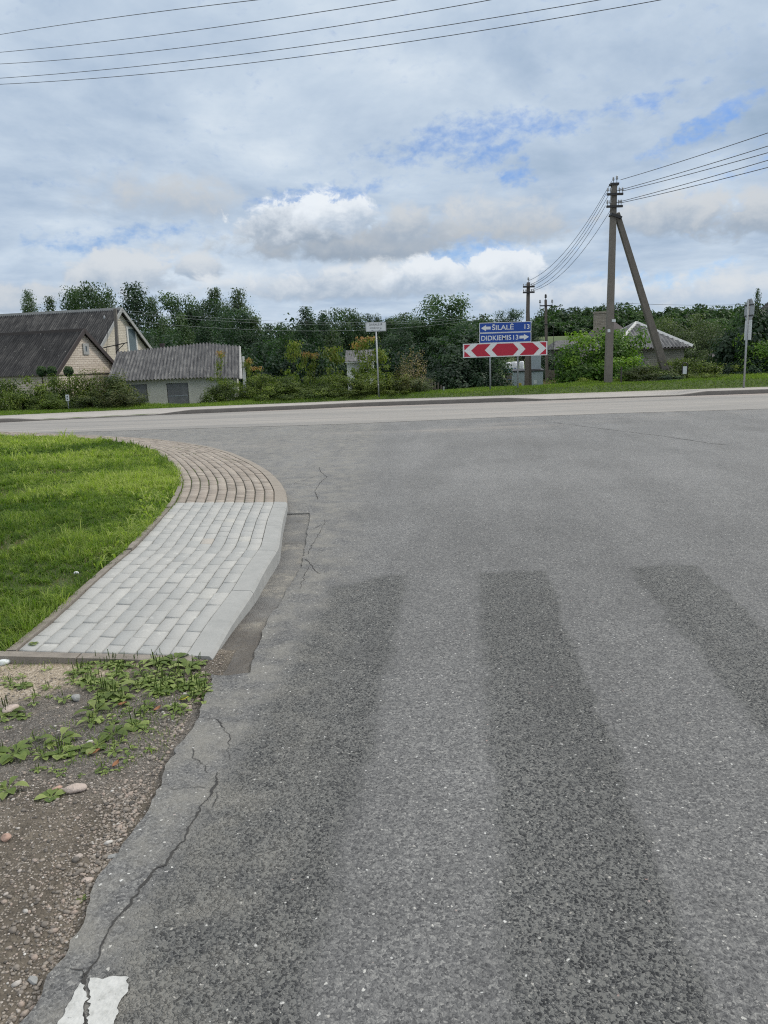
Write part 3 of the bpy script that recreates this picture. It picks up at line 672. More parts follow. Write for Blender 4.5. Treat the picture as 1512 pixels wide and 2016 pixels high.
def inside(px, py, poly):
    poly = np.array([(p[0], p[1]) for p in poly]); n = len(poly); c = np.zeros(len(px), bool); j = n-1
    for i in range(n):
        xi, yi = poly[i]; xj, yj = poly[j]; k = ((yi > py) != (yj > py)) & (px < (xj-xi)*(py-yi)/(yj-yi+1e-12)+xi); c ^= k; j = i
    return c
def blades(X, Y, Z, h, w, bend, tint, r):
    n = len(X); th = r.uniform(0, 2*np.pi, n); ca, sa = np.cos(th), np.sin(th); ph = r.uniform(0, 2*np.pi, n); bx, by = np.cos(ph)*bend*h, np.sin(ph)*bend*h
    B = np.stack([X, Y, Z], 1); W = np.stack([ca*w/2, sa*w/2, np.zeros(n)], 1)
    mid = B+np.stack([bx*.35, by*.35, h*.6], 1); tip = B+np.stack([bx, by, h*np.clip(1-.35*bend, .2, 1)], 1)
    V = np.stack([B-W, B+W, mid-W*.75, mid+W*.75, tip], 1).reshape(-1, 3); b = np.arange(n)*5
    return V, np.stack([b, b+1, b+3, b+2], 1), np.stack([b+2, b+3, b+4], 1), np.repeat(tint, 5)
def grass_obj(name, parts, mtl, label, cat='grass'):
    Vs, Q, T, A_ = [], [], [], []; o = 0
    for V, q, t3, a in parts: Vs.append(V); Q.append(q+o); T.append(t3+o); A_.append(a); o += len(V)
    me = fast_mesh(name, np.concatenate(Vs), [np.concatenate(Q), np.concatenate(T)], {'tint': np.concatenate(A_)})
    return tag(link(name, me, None, mtl), label, cat, kind='stuff')
def lawn_grass():
    r = np.random.default_rng(21); parts = []
    thin = [(G(35, 1075, .1), .34), (G(8, 975, .08), .5), (G(215, 1085, .1), .16), (G(120, 1150, .08), .12), (G(95, 930, .06), .45)]
    def scatter(n, x0, x1, y0, y1, bare=False):
        X = r.uniform(x0, x1, n); Y = r.uniform(y0, y1, n); k = inside(X, Y, lawn_poly); w_ = sum(np.exp(-((X-c_.x)**2+((Y-c_.y)*.7)**2)/(2*(s_*.6)**2)) for c_, s_ in thin)
        k &= (r.random(n) < .15+1.6*w_) if bare else (r.random(n) > .88*w_)
        k &= (X > -.56*Y-1.2)                                   # only where the picture can see
        return X[k], Y[k]
    def z_of(X, Y): return np.interp(Y, Le[:, 1], Le[:, 2])-.026
    clump = lambda X, Y: .5+.5*np.clip(vnoise(X, Y, 2.6, 5), -1, 1)
    for n, (y0, y1), hh, ww in ((200000, (3.8, 8), .075, .0046), (170000, (8, 13), .09, .008), (120000, (13, 24), .10, .014)):
        X, Y = scatter(n, -13, -1.8, y0, y1); c = clump(X, Y); h = hh*(.55+.5*c)*r.uniform(.5, 1.3, len(X)); tint = np.clip(.24+.38*c+.22*np.clip(vnoise(X, Y, 1.1, 13), -1, 1)+r.normal(0, .14, len(X)), 0, 1)
        parts.append(blades(X, Y, z_of(X, Y)-.005, h, ww*r.uniform(.7, 1.4, len(X)), r.uniform(.2, 1.0, len(X)), tint, r))
    # tufts: each with its own height, lean and shade
    for n, (y0, y1), nb, hh, ww in ((9000, (3.8, 8), 34, .105, .0055), (8500, (8, 13), 22, .12, .010), (7500, (13, 24), 14, .13, .018)):
        X, Y = scatter(n, -13, -1.8, y0, y1); bare = vnoise(X, Y, 1.5, 9); k = r.random(len(X)) < np.clip(1.1-.9*np.clip(bare-.9, 0, 1), .4, 1); X, Y = X[k], Y[k]
        m = len(X); c = clump(X, Y); th = hh*(.45+.6*c)*np.exp(r.normal(0, .3, m)); tt = np.clip(.36+.3*c+.3*np.clip(vnoise(X, Y, 1.1, 13), -1, 1)+r.normal(0, .22, m), 0, 1); sp = th*r.uniform(.25, .6, m)
        X2 = np.repeat(X, nb)+r.normal(0, 1, m*nb)*np.repeat(sp, nb)*.45; Y2 = np.repeat(Y, nb)+r.normal(0, 1, m*nb)*np.repeat(sp, nb)*.45; k = X2 < np.interp(Y2, Ls[:, 1], Ls[:, 0])-.005; h = (np.repeat(th, nb)*r.uniform(.45, 1.2, m*nb))[k]; X2, Y2 = X2[k], Y2[k]
        parts.append(blades(X2, Y2, z_of(X2, Y2)-.005, h, ww*r.uniform(.6, 1.5, len(X2)), r.uniform(.25, 1.15, len(X2)), np.clip(np.repeat(tt, nb)[k]+r.normal(0, .12, len(X2)), 0, 1), r))
    # broad weed leaves and taller tufts in it
    for n, (y0, y1) in ((16000, (3.8, 9)), (9000, (9, 20))):
        X, Y = scatter(n, -13, -1.8, y0, y1); c = vnoise(X, Y, 2.0, 31); k = c > .25; X, Y = X[k], Y[k]
        parts.append(blades(X, Y, z_of(X, Y), r.uniform(.06, .13, len(X)), r.uniform(.014, .03, len(X)), r.uniform(.6, 1.3, len(X)), np.clip(r.normal(.78, .16, len(X)), 0, 1), r))
    grass_obj('grass', parts, M['grass'], 'bright green uncut grass of the lawn inside the footway curve')
    X, Y = scatter(90000, -13, -1.8, 3.8, 12, True); c = vnoise(X, Y, 1.5, 9); k = r.random(len(X)) < .75; X, Y = X[k], Y[k]
    grass_obj('dry_grass', [blades(X, Y, z_of(X, Y), r.uniform(.02, .075, len(X)), r.uniform(.002, .005, len(X)), r.uniform(.5, 1.6, len(X)), r.uniform(0, 1, len(X)), r)], M['straw'], 'dry straw lying in the thin patches of the lawn', 'dry grass')
lawn_grass()
def far_grass():
    r = np.random.default_rng(22); n = 120000; X = r.uniform(-22, 24, n); d = 2.05+r.uniform(0, 2.6, n); Y = yk(X)+d; Z = H(X, Y)
    c = .5+.5*np.clip(vnoise(X, Y, 1.3, 3), -1, 1)
    h = (.07+.16*sm(.6, 1.8, d-2.0)*c)*r.uniform(.5, 1.4, n); t = np.clip(.25+.35*c+r.normal(0, .15, n), 0, 1)
    P = [blades(X, Y, Z-.01, h, r.uniform(.010, .026, n), r.uniform(.1, .8, n), t, r)]
    n = 34000; X = r.uniform(-4, 24, n); Y = r.uniform(33, 62, n); k = (X > 3) & ((Y > 41.5) | (Y < 35) | (X > 9)); X, Y = X[k], Y[k]; n = len(X)
    P.append(blades(X, Y, H(X, Y)-.02, r.uniform(.15, .5, n), r.uniform(.02, .05, n), r.uniform(.1, .7, n), np.clip(r.normal(.45, .2, n), 0, 1), r))
    grass_obj('roadside_grass', P, M['grass'], 'strip of green grass between the far pavement and the hedges')
    n = 6000; X = r.uniform(7.5, 15, n); Y = r.uniform(41.6, 56, n)
    grass_obj('tall_dry_grass', [blades(X, Y, H(X, Y)-.02, r.uniform(.3, .7, n), r.uniform(.012, .03, n), r.uniform(.1, .6, n), r.uniform(0, 1, n), r)], M['straw'], 'tall seedy grass going brown around the cabinet and poles', 'dry grass')
far_grass()

# pebbles on the verge
def pebbles():
    r = np.random.default_rng(33)
    ico = bmesh.new(); bmesh.ops.create_icosphere(ico, subdivisions=1, radius=1.0); iv = np.array([v.co[:] for v in ico.verts]); ico.verts.index_update(); jf = np.array([[v.index for v in f.verts] for f in ico.faces]); ico.free()
    X = []; Y = []; Sz = []
    n = 26000; x = r.uniform(-2.6, -.89, n); y = r.uniform(1.0, 4.0, n); X.append(x); Y.append(y); Sz.append(np.exp(r.normal(-5.85, .5, n)))
    n = 2600; y = r.uniform(1.2, 3.4, n); x = -.925-np.abs(r.normal(0, .07, n)); X.append(x); Y.append(y); Sz.append(np.exp(r.normal(-5.2, .42, n)))
    n = 420; y = r.uniform(1.3, 2.6, n); x = r.uniform(-1.6, -.93, n); X.append(x); Y.append(y); Sz.append(np.exp(r.normal(-4.75, .3, n)))
    n = 7000; y = r.uniform(1.2, 2.7, n); x = r.uniform(-1.9, -.93, n); X.append(x); Y.append(y); Sz.append(np.exp(r.normal(-5.35, .42, n)))
    n = 160; y = r.uniform(3.0, 3.7, n); x = r.uniform(-1.05, -.93, n); X.append(x); Y.append(y); Sz.append(np.exp(r.normal(-5.0, .3, n)))
    X = np.concatenate(X); Y = np.concatenate(Y); Sz = np.minimum(np.concatenate(Sz)*.86, .015); n = len(X)
    k = vnoise(X, Y, 4.5, 8); kk = r.random(n) < np.clip(.62+.55*k, .12, 1); X, Y, Sz = X[kk], Y[kk], Sz[kk]; n = len(X)
    sc = np.stack([r.uniform(.8, 1.35, n), r.uniform(.65, 1.1, n), r.uniform(.42, .75, n)], 1)*Sz[:, None]
    P = iv[None]*(1+r.normal(0, .13, (n, len(iv), 1)))*sc[:, None, :]; a = r.uniform(0, 6.28, n); ca, sa = np.cos(a)[:, None], np.sin(a)[:, None]
    P = np.stack([P[:, :, 0]*ca-P[:, :, 1]*sa, P[:, :, 0]*sa+P[:, :, 1]*ca, P[:, :, 2]], 2)
    P += np.stack([X, Y, VH(X, Y)+Sz*.18], 1)[:, None, :]
    F = (jf[None]+(np.arange(n)*len(iv))[:, None, None]).reshape(-1, 3)
    me = fast_mesh('gravel', P.reshape(-1, 3), [F], {'tint': np.repeat(np.clip(r.beta(1.7, 1.7, n), 0, 1), len(iv))}, smooth=True)
    tag(link('gravel', me, None, M['pebble']), 'loose mixed pebbles and gravel on the bare verge', 'gravel', kind='stuff')
pebbles()
def rock(name, px, py, size, mtl, label, z=None, sq=(1.3, .8, .55), rz=0, sd=1):
    r = np.random.default_rng(sd); bm = bmesh.new(); bmesh.ops.create_icosphere(bm, subdivisions=3, radius=1.0)
    ds = [Vector(r.normal(0, 1, 3)).normalized() for _ in range(9)]; cut = [r.uniform(.62, .95) for _ in range(9)]
    for v in bm.verts:
        for d_, c_ in zip(ds, cut):
            k = v.co.dot(d_)
            if k > c_: v.co -= d_*(k-c_)*.9
        v.co = Vector((v.co.x*sq[0], v.co.y*sq[1], v.co.z*sq[2]))*size
    me = bpy.data.meshes.new(name); bm.to_mesh(me); bm.free()
    o = link(name, me, None, mtl); p = G(px, py, 0); o.location = (p.x, p.y, float(VH(np.array(p.x), np.array(p.y)))+size*sq[2]*.55 if z is None else z); o.rotation_euler = (0, 0, rz)
    me.polygons.foreach_set('use_smooth', [True]*len(me.polygons))
    return tag(o, label, 'stone')
rock('stone', 148, 1552, .034, M['rock'], 'large pale stone lying on the bare verge beside a small weed', rz=.1, sd=2)
rock('stone', 112, 1550, .016, M['rockp'], 'small pink stone touching the left end of the large pale stone', rz=.8, sd=12)
rock('stone', 150, 1378, .026, M['rockg'], 'grey lumpy stone lying amid the weeds', sq=(1, .9, .8), sd=3)
rock('stone', 20, 1397, .034, M['rock'], 'long pale stone at the picture edge beside the upper weeds', rz=1.0, sd=4)
rock('stone', 12, 1650, .018, M['rockp'], 'round pink stone lower on the bare verge at the picture edge', sq=(1, .9, .8), sd=5)
rock('stone', 5, 1306, .034, M['white'], 'white painted stone at the corner of the edging strip', rz=.6, sd=6)
rock('stone', 153, 1154, .020, M['white'], 'white pebble lying in the lawn against the edging', z=.10, sq=(1, .8, .7), sd=7)
rock('stone', 62, 1912, .013, M['rockg'], 'smooth oval grey pebble near the bottom end of the verge', sq=(1.6, .9, .6), rz=-.6, sd=8)
rock('stone', 172, 1720, .011, M['rock'], 'pale flat pebble where the gravel meets the asphalt edge', sq=(1.5, 1, .6), sd=9)
rock('stone', 224, 1676, .016, M['rockg'], 'flat pointed grey stone touching the asphalt edge', sq=(1.7, .8, .4), rz=.2, sd=10)

# weeds
def rosette(r, n, ln, wd, spikes=0, up=.45):
    V = []; F = []; T = []
    for i in range(n):
        th = 2*math.pi*i/n*1.0+r.uniform(-.4, .4); L = ln*r.uniform(.6, 1.15); W = wd*r.uniform(.75, 1.2); e = up*r.uniform(.5, 1.6); tn = r.uniform(.25, .95); b = len(V)
        ca, sa = math.cos(th), math.sin(th); prof = [(0, .10), (.25, .16), (.45, .8), (.65, 1.0), (.85, .7), (1.0, .05)]
        for k, (u, w) in enumerate(prof):
            rad = L*u; zz = L*(e*u-e*.85*u*u)+.004
            for s_ in (-1, 0, 1):
                o = s_*W/2*w; fold = abs(s_)*W*.14*w; V.append((ca*rad-sa*o, sa*rad+ca*o, zz+fold)); T.append(min(1, max(0, tn+(-.15 if s_ == 0 else 0)+r.normal(0, .04))))
        for k in range(len(prof)-1):
            for s_ in range(2): F.append((b+k*3+s_, b+k*3+s_+1, b+k*3+s_+4, b+k*3+s_+3))
    for i in range(spikes):
        th = r.uniform(0, 6.28); x, y = math.cos(th)*.012, math.sin(th)*.012; h = r.uniform(.06, .12); b = len(V); lx, ly = r.normal(0, .012, 2)
        for (zz, w) in ((0, .0016), (h*.5, .0016), (h*.55, .004), (h, .0025)):
            for k in range(3): V.append((x+lx*zz/h+w*math.cos(k*2.1), y+ly*zz/h+w*math.sin(k*2.1), zz)); T.append(.2)
        for k in range(3):
            for j in range(3): F.append((b+k*3+j, b+k*3+(j+1) % 3, b+k*3+3+(j+1) % 3, b+k*3+3+j))
    return V, F, T
rw = np.random.default_rng(44)
WV = []
for spec in ((9, .10, .042, 0, .5), (8, .085, .05, 3, .35), (7, .11, .045, 0, .7), (6, .07, .045, 0, .4)):
    V, F, T = rosette(rw, *spec); WV.append(fast_mesh('weed', V, [F], {'tint': T}, smooth=True)); WV[-1].materials.append(M['weed'])
WEEDS = [(28, 1480, 0, 1.05, 'light green rosette weed at the picture edge left of the other rosettes'), (120, 1480, 1, .9, 'broad round leaved weed between two rosettes in the dark patch'),
 (118, 1455, 2, .8, 'upright leafy weed above the dark patch of the verge'), (190, 1470, 3, 1.0, 'grass tufted weed in the middle of the weed rows'), (222, 1445, 0, .85, 'spreading broad leaved weed under the reddish fallen leaf'),
 (188, 1400, 2, .8, 'small bright weed standing alone on dark gravel'), (265, 1425, 1, .85, 'toothed leaf weed near the asphalt end of the lowest weed row'), (225, 1365, 2, 1.0, 'bushy bright green tuft in the centre of the weeds'),
 (100, 1567, 3, .85, 'small two leaved weed in front of the large pale stone'), (15, 1400, 1, .9, 'leafy weed beside the long pale stone'), (345, 1305, 0, 1.0, 'largest weed clump overhanging the end of the edging strip'),
 (372, 1318, 2, .85, 'tall leafy weed next to the sunken kerb end'), (380, 1345, 1, .9, 'low weed at the corner where gravel meets the gutter'), (66, 1282, 3, .5, 'tiny sprig growing from the edging strip joint'),
 (160, 1755, 3, .32, 'tiny green tuft among pebbles beside the asphalt edge'), (15, 1555, 2, .7, 'feathery dark green tuft at the picture edge below the rosettes'), (45, 1350, 3, .8, 'small weed standing on the sandy patch')]
for i, (px, py, v, sc, lb) in enumerate(WEEDS):
    p = G(px, py, 0); o = bpy.data.objects.new('weed', WV[v]); COL.objects.link(o)
    o.location = (p.x, p.y, float(VH(np.array(p.x), np.array(p.y)))-.002 if i != 13 else .04); o.rotation_euler = (0, 0, i*2.3); o.scale = (sc, sc, sc)
    tag(o, lb, 'weed', 'weeds on the verge')
def weed_cover():
    r = np.random.default_rng(46); V = []; F = []; T = []; o = 0
    spots = []
    for _ in range(150):
        px = r.uniform(150, 405); py = 1300+abs(r.normal(0, 55)); 
        if py < 1425 and py > 1298: spots.append((px, py, r.uniform(.35, .8)))
    for _ in range(60): spots.append((r.uniform(0, 300), r.uniform(1310, 1490), r.uniform(.25, .6)))
    for _ in range(12): spots.append((r.uniform(60, 260), r.uniform(1490, 1530), r.uniform(.2, .4)))
    for px, py, sc in spots:
        a, b, c = rosette(r, int(r.integers(4, 8)), .085, .036, int(r.integers(0, 4)), r.uniform(.3, .9)); p = G(px, py, 0); z = float(VH(np.array(p.x), np.array(p.y)))
        V += [(x*sc+p.x, y*sc+p.y, zz*sc+z) for x, y, zz in a]; F += [tuple(i+o for i in f) for f in b]; T += c; o = len(V)
    me = fast_mesh('weed_cover', V, [F], {'tint': T}, smooth=True); tag(link('weed_cover', me, None, M['weed']), 'low green plantain ground cover below the edging strip', 'ground cover', kind='stuff')
    n = 5200; X = r.uniform(-2.3, -.93, n); Y = r.uniform(1.7, 3.95, n); k = (vnoise(X, Y, 6, 77) > .55)|((Y > 3.1) & (vnoise(X, Y, 6, 78) > .2)); X, Y = X[k], Y[k]; n = len(X)
    grass_obj('verge_grass', [blades(X, Y, VH(X, Y), r.uniform(.015, .05, n), r.uniform(.0015, .003, n), r.uniform(.3, 1.2, n), r.uniform(.1, .8, n), r)], M['grass'], 'thin grass sprouts scattered over the gravel verge')
weed_cover()
def joint_grass():
    r = np.random.default_rng(48); P = []
    n = 900; q = r.uniform(cs[5], cs[10], n); c_ = np.array([Lf(x) for x in q]); d_ = c_-np.array([Kf(x) for x in q]); d_ /= np.linalg.norm(d_, axis=1)[:, None]; k = vnoise(c_[:, 0], c_[:, 1], 5, 3) > -.1; c_, d_ = c_[k], d_[k]; n = len(c_)
    X, Y = c_[:, 0]+d_[:, 0]*r.normal(.0, .012, n), c_[:, 1]+r.normal(0, .01, n); P.append(blades(X, Y, c_[:, 2]-.01, r.uniform(.01, .035, n), r.uniform(.003, .006, n), r.uniform(.4, 1.4, n), r.uniform(.1, .7, n), r))
    n = 1600; q = r.uniform(s_split+.1, cs[12], n); t_ = r.integers(1, 10, n)/10; c_ = np.array([surf(a_, b_) for a_, b_ in zip(q, t_)]); k = vnoise(c_[:, 0], c_[:, 1], 3.5, 4) > .35; c_ = c_[k]; n = len(c_)
    P.append(blades(c_[:, 0]+r.normal(0, .003, n), c_[:, 1], c_[:, 2]-.008, r.uniform(.008, .022, n), r.uniform(.003, .007, n), r.uniform(.4, 1.4, n), r.uniform(.0, .5, n), r))
    n = 2600; q = r.uniform(0, cs[12], n); c_ = np.array([Lf(x) for x in q]); d_ = c_-np.array([Kf(x) for x in q]); d_ /= np.linalg.norm(d_, axis=1)[:, None]; k = vnoise(c_[:, 0], c_[:, 1], 4, 6) > .0; c_, d_ = c_[k], d_[k]; n = len(c_)
    P.append(blades(c_[:, 0]+d_[:, 0]*.07, c_[:, 1]+d_[:, 1]*.07, c_[:, 2]-.02, r.uniform(.06, .13, n), r.uniform(.003, .007, n), r.uniform(.5, 1.4, n), r.uniform(.2, .8, n), r))
    grass_obj('joint_grass', P, M['grass'], 'thin grass and moss growing along the edging and paving joints')
joint_grass()
def fallen_leaf(px, py, sz, mtl, label, rz=0):
    V = []; F = []
    for u, w in ((0, .05), (.3, .8), (.6, 1), (1, .05)):
        for s_ in (-1, 0, 1): V.append(((u-.5)*sz, s_*w*sz*.3, .008+abs(s_)*.006+.01*u*u))
    for k in range(3):
        for s_ in range(2): F.append((k*3+s_, k*3+s_+1, k*3+s_+4, k*3+s_+3))
    o = link('fallen_leaf', fast_mesh('fallen_leaf', V, [F], smooth=True), None, mtl); p = G(px, py, 0); o.location = (p.x, p.y, float(VH(np.array(p.x), np.array(p.y)))); o.rotation_euler = (0, 0, rz); tag(o, label, 'leaf')
fallen_leaf(362, 1375, .05, M['leafyel'], 'yellow fallen leaf near the gutter corner', .2)
fallen_leaf(240, 1388, .05, M['leafdry'], 'reddish brown fallen leaf amid the middle weeds', 0)
fallen_leaf(186, 1482, .05, M['leafdry'], 'curled brown fallen leaf beside the grass tufted weed', .5)
fallen_leaf(228, 1504, .04, M['leafdry'], 'curled brown fallen leaf on bare soil below the weeds', 1.2)
fallen_leaf(310, 1396, .04, M['leafdry'], 'ochre fallen leaf on the dark soil near the yellow leaf', .9)
mb = MB(); a = G(386, 1375, .0); b = G(411, 1356, .01); mb.tube([a, (a+b)/2+Vector((0, 0, .004)), b], [.0025, .003, .002], 6); tag(mb.build('twig', M['straw']), 'dry twig lying at the corner of the gutter', 'twig')

# ------------------------------------------------------------------ far pavement and kerb
KH = lambda x: np.interp(x, [-60, -12.6, -11.6, -7.9, -6.8, 4.7, 6.2, 11.0, 12.0, 60], [.13, .13, .035, .035, .14, .15, .045, .045, .15, .15])
xs = np.arange(-45, 45, .25); V = []; F = []
for i, x in enumerate(xs):
    y = float(yk(x)); h = float(KH(x)); V += [(x, y, -.05), (x, y, h-.01), (x, y+.012, h), (x, y+.15, h+.004)]
    if i:
        b = 4*(i-1)
        for k in range(3): F.append((b+k, b+4+k, b+5+k, b+1+k))
o = link('kerb', fast_mesh('kerb', V, [F]), None, M['farkerb']); tag(o, 'dark weathered kerb on the far side of the main road', 'kerb', kind='structure')
V = []; F = []
for i, x in enumerate(xs):
    y = float(yk(x)); h = float(KH(x)); 
    V += [(x, y+.152, h+.003), (x, y+.8, .5*h+.07), (x, y+2.1, .145), (x, y+2.12, .0)]
    if i:
        b = 4*(i-1)
        for k in range(3): F.append((b+k, b+4+k, b+5+k, b+1+k))
tag(link('pavement', fast_mesh('pavement', V, [F]), None, M['pavement']), 'pale concrete pavement beyond the main road', 'pavement', kind='structure')

# ------------------------------------------------------------------ buildings
def corr(x0, x1, fa, fb, pitch=.17, amp=.034, thick=.012):
    """corrugated sheet: x along ridge, from line fa(x) (eave) to fb(x) (ridge); waves run down the slope"""
    n = int((x1-x0)/pitch*6)+1; V = []; F = []; rows = 5
    for i in range(n):
        x = x0+(x1-x0)*i/(n-1); a, b = Vector(fa(x)), Vector(fb(x)); w = amp*math.cos(2*math.pi*(x-x0)/pitch)
        for k in range(rows):
            p = a.lerp(b, k/(rows-1)); nz = Vector((0, -(b-a).z, (b-a).y)); nz = nz.normalized() if nz.length else Vector((0, 0, 1))
            if nz.z < 0: nz = -nz
            V.append(p+nz*w)
        if i:
            for k in range(rows-1): F.append(((i-1)*rows+k, i*rows+k, i*rows+k+1, (i-1)*rows+k+1))
    return V, F
def gable_house(name, label, cat, peak, yaw, Lg, wf, wb, ze_f, zp, ze_b, wallm, roofm, trimm, base, oh=.3, ohx=.25, pitch=.135):
    """right-hand gable peak at x=0,y=0 in the house's own axes, ridge running to -x"""
    e = empty(name, (peak.x, peak.y, base), label, cat, -yaw); z = lambda a: a-base
    sf = (zp-ze_f)/wf; sb = (zp-ze_b)/wb; g = .06
    poly = [(-wf+oh, z(ze_f)+sf*oh-g), (0, z(zp)-g), (wb-oh, z(ze_b)+sb*oh-g)]
    mb = MB(); y0, y1 = -wf+oh, wb-oh
    for x in (0-ohx, -Lg+ohx):
        mb.addv([(x, y0, 0), (x, y1, 0), (x, y1, poly[2][1]), (x, 0, poly[1][1]), (x, y0, poly[0][1])], [(0, 1, 2, 3, 4)])
    mb.addv([(-ohx, y0, 0), (-Lg+ohx, y0, 0), (-Lg+ohx, y0, poly[0][1]), (-ohx, y0, poly[0][1])], [(0, 1, 2, 3)])
    mb.addv([(-ohx, y1, 0), (-Lg+ohx, y1, 0), (-Lg+ohx, y1, poly[2][1]), (-ohx, y1, poly[2][1])], [(0, 1, 2, 3)])
    mb.build('wall', wallm, e)
    V, F = corr(-Lg, 0, lambda x: (x, -wf, z(ze_f)), lambda x: (x, 0, z(zp)), pitch, .032); m2 = MB().addv(V, F)
    V, F = corr(-Lg, 0, lambda x: (x, wb, z(ze_b)), lambda x: (x, 0, z(zp)), pitch, .032); m2.addv(V, F)
    rf = m2.build('roof', roofm, e, True)
    mb = MB(); mb.bar((-Lg-.02, 0, z(zp)+.03), (.03, 0, z(zp)+.03), .16, .16, .07, .07); mb.build('ridge_cap', trimm, rf)
    for yy, ze in ((-wf, ze_f), (wb, ze_b)):
        mb = MB(); mb.bar((.015, yy, z(ze)-.02), (.015, 0, z(zp)-.0), .05, .05, .17, .17); mb.build('barge_board', trimm, e)
    return e
def window(parent, c, w, h, axis='x', framem=None, name='window', proud=.05, cross=False):
    """window on a wall; axis = wall normal ('x' right gable, 'y' front)"""
    framem = framem or M['whitew']; t = .13; fr = MB(); pa = MB(); x, y, z = c
    def bx(mb, u0, u1, z0, z1, d0, d1):
        if axis == 'x': mb.box((x+d0, y+u0, z+z0), (x+d1, y+u1, z+z1))
        else: mb.box((x+u0, y-d1, z+z0), (x+u1, y-d0, z+z1))
    bx(fr, -w/2, w/2, h/2-t, h/2, .0, proud); bx(fr, -w/2, w/2, -h/2, -h/2+t, .0, proud); bx(fr, -w/2, -w/2+t, -h/2+t, h/2-t, .0, proud); bx(fr, w/2-t, w/2, -h/2+t, h/2-t, .0, proud)
    if cross: bx(fr, -.02, .02, -h/2+t, h/2-t, 0, proud*.8)
    f = fr.build(name, framem, parent); bx(pa, -w/2+t*.9, w/2-t*.9, -h/2+t*.9, h/2-t*.9, .002, proud*.4); pa.build('pane', M['glass'], f); return f
BASE = -.95
pk = A(240, 609, 43); yaw = R(14)
house = gable_house('house', 'cream brick house with steep dark corrugated roof behind the garage', 'house', pk, yaw, 24, 3.6, 4.6, pk.z-3.2, pk.z, pk.z-3.6, M['cream_brick'], M['mdroof'], M['greyw'], BASE, .25, .22)
window(house, (-.22, 1.05, A(246, 671, 44).z-BASE), 1.0, 1.55, 'x')
pk = A(166, 651, 35.5)
shed = gable_house('shed', 'brick shed with dark mossy roof and brown fascia boards', 'shed', pk, R(21), 14, 2.05, 2.1, pk.z-1.95, pk.z, pk.z-1.75, M['shed_brick'], M['dkroof'], M['trim'], BASE, .18, .14, .135)
window(shed, (-.14, .1, A(167, 687, 35.5).z-BASE), .36, .5, 'x', M['greyw'])
mb = MB(); mb.box((-.142, -1.87, 2.42), (-.11, 1.92, 2.47)); mb.build('string_course', M['trim'], shed)
# garage
gA = A(232, 745, 33.4); gB = A(473, 743, 34.3); gyaw = math.atan2(gB.y-gA.y, gB.x-gA.x)
gar = empty('garage', (gA.x, gA.y, -1.0), 'low cream rendered garage with two boarded doors and grey corrugated roof', 'garage', gyaw)
Lg = (gB-gA).length; eav = lambda x: 1.0+np.interp(x, [0, Lg*.66, Lg], [1.19, 1.215, 1.13]); rid = lambda x: 1.0+np.interp(x, [0, Lg*.64, Lg*.72, Lg], [2.49, 2.76, 2.78, 2.58])
V, F = corr(-.35, Lg+.02, lambda x: (x-.06, -.35, float(eav(x))-.03), lambda x: (x+.0, 3.0, float(rid(x))), .152, .036); m2 = MB().addv(V, F)
V, F = corr(-.35, Lg+.02, lambda x: (x, 6.0, float(eav(x))-.03), lambda x: (x, 3.0, float(rid(x))), .152, .036); m2.addv(V, F)
rf = m2.build('roof', M['ltroof'], gar, True)
mb = MB()
for xx in (0.0, Lg-.15): mb.addv([(xx, 0, 0), (xx, 5.8, 0), (xx, 5.8, float(eav(xx))-.05), (xx, 3, float(rid(xx))-.08), (xx, 0, float(eav(xx))+.06)], [(0, 1, 2, 3, 4)])
dx = [( (A(258, 780, 34).x-gA.x), (A(297, 780, 34).x-gA.x)), ((A(334, 780, 34).x-gA.x), (A(375, 780, 34).x-gA.x))]
cuts = [0, dx[0][0], dx[0][1], dx[1][0], dx[1][1], Lg-.15]
mb.box((0, 0, 0), (dx[0][0], .2, float(eav(0))+.06)); mb.box((dx[0][1], 0, 0), (dx[1][0], .2, float(eav(2))+.06)); mb.box((dx[1][1], 0, 0), (Lg-.15, .2, float(eav(Lg*.8))+.06))
for a_, b_ in dx: mb.box((a_, 0.001, 1.98), (b_, .2, float(eav(a_))+.06))
mb.addv([(0, 5.8, 0), (Lg-.15, 5.8, 0), (Lg-.15, 5.8, float(eav(Lg))-.05), (0, 5.8, float(eav(0))-.05)], [(0, 1, 2, 3)])
mb.build('wall', M['render'], gar)
for (a_, b_), lb in zip(dx, ('grey boarded garage door partly behind the shrubs', 'grey boarded garage door clear of the shrubs')):
    mb = MB(); 
    for k, (z0, z1) in enumerate(((0, .9), (.91, 1.42), (1.43, 1.97))): mb.box((a_+.02, .03-.008*(k % 2), z0), (b_-.02, .09, z1))
    d_ = mb.build('door', M['doorg'], gar); d_['label'] = lb
    for z0 in (.9, 1.42): hb = MB(); hb.box((a_+.05, .012, z0-.02), (b_-.05, .03, z0+.025)); hb.build('door_rail', M['steeld'], d_)
mb = MB(); p0 = A(479, 702, 33.9); p1 = A(484, 785, 33.7); iv = gar.matrix_world.inverted() if False else (Matrix.Translation(gar.location) @ Matrix.Rotation(gyaw, 4, 'Z')).inverted()
q0, q1 = iv @ p0, iv @ p1; mb.bar(q1, q0, .17, .09, .3, .3); mb.build('end_pier', M['whitew'], gar)
mb = MB(); q2 = iv @ A(485, 794, 33.7); mb.bar(q2, q1, .16, .16, .25, .25); mb.build('pier_base', M['dwood'], gar)
mb = MB(); mb.bar((Lg+.03, -.35, float(eav(Lg))-.06), (Lg+.03, 3.0, float(rid(Lg))-.03), .04, .04, .14, .14); mb.bar((Lg+.03, 6.0, float(eav(Lg))-.06), (Lg+.03, 3.0, float(rid(Lg))-.03), .04, .04, .14, .14); mb.build('barge_board', M['greyw'], gar)
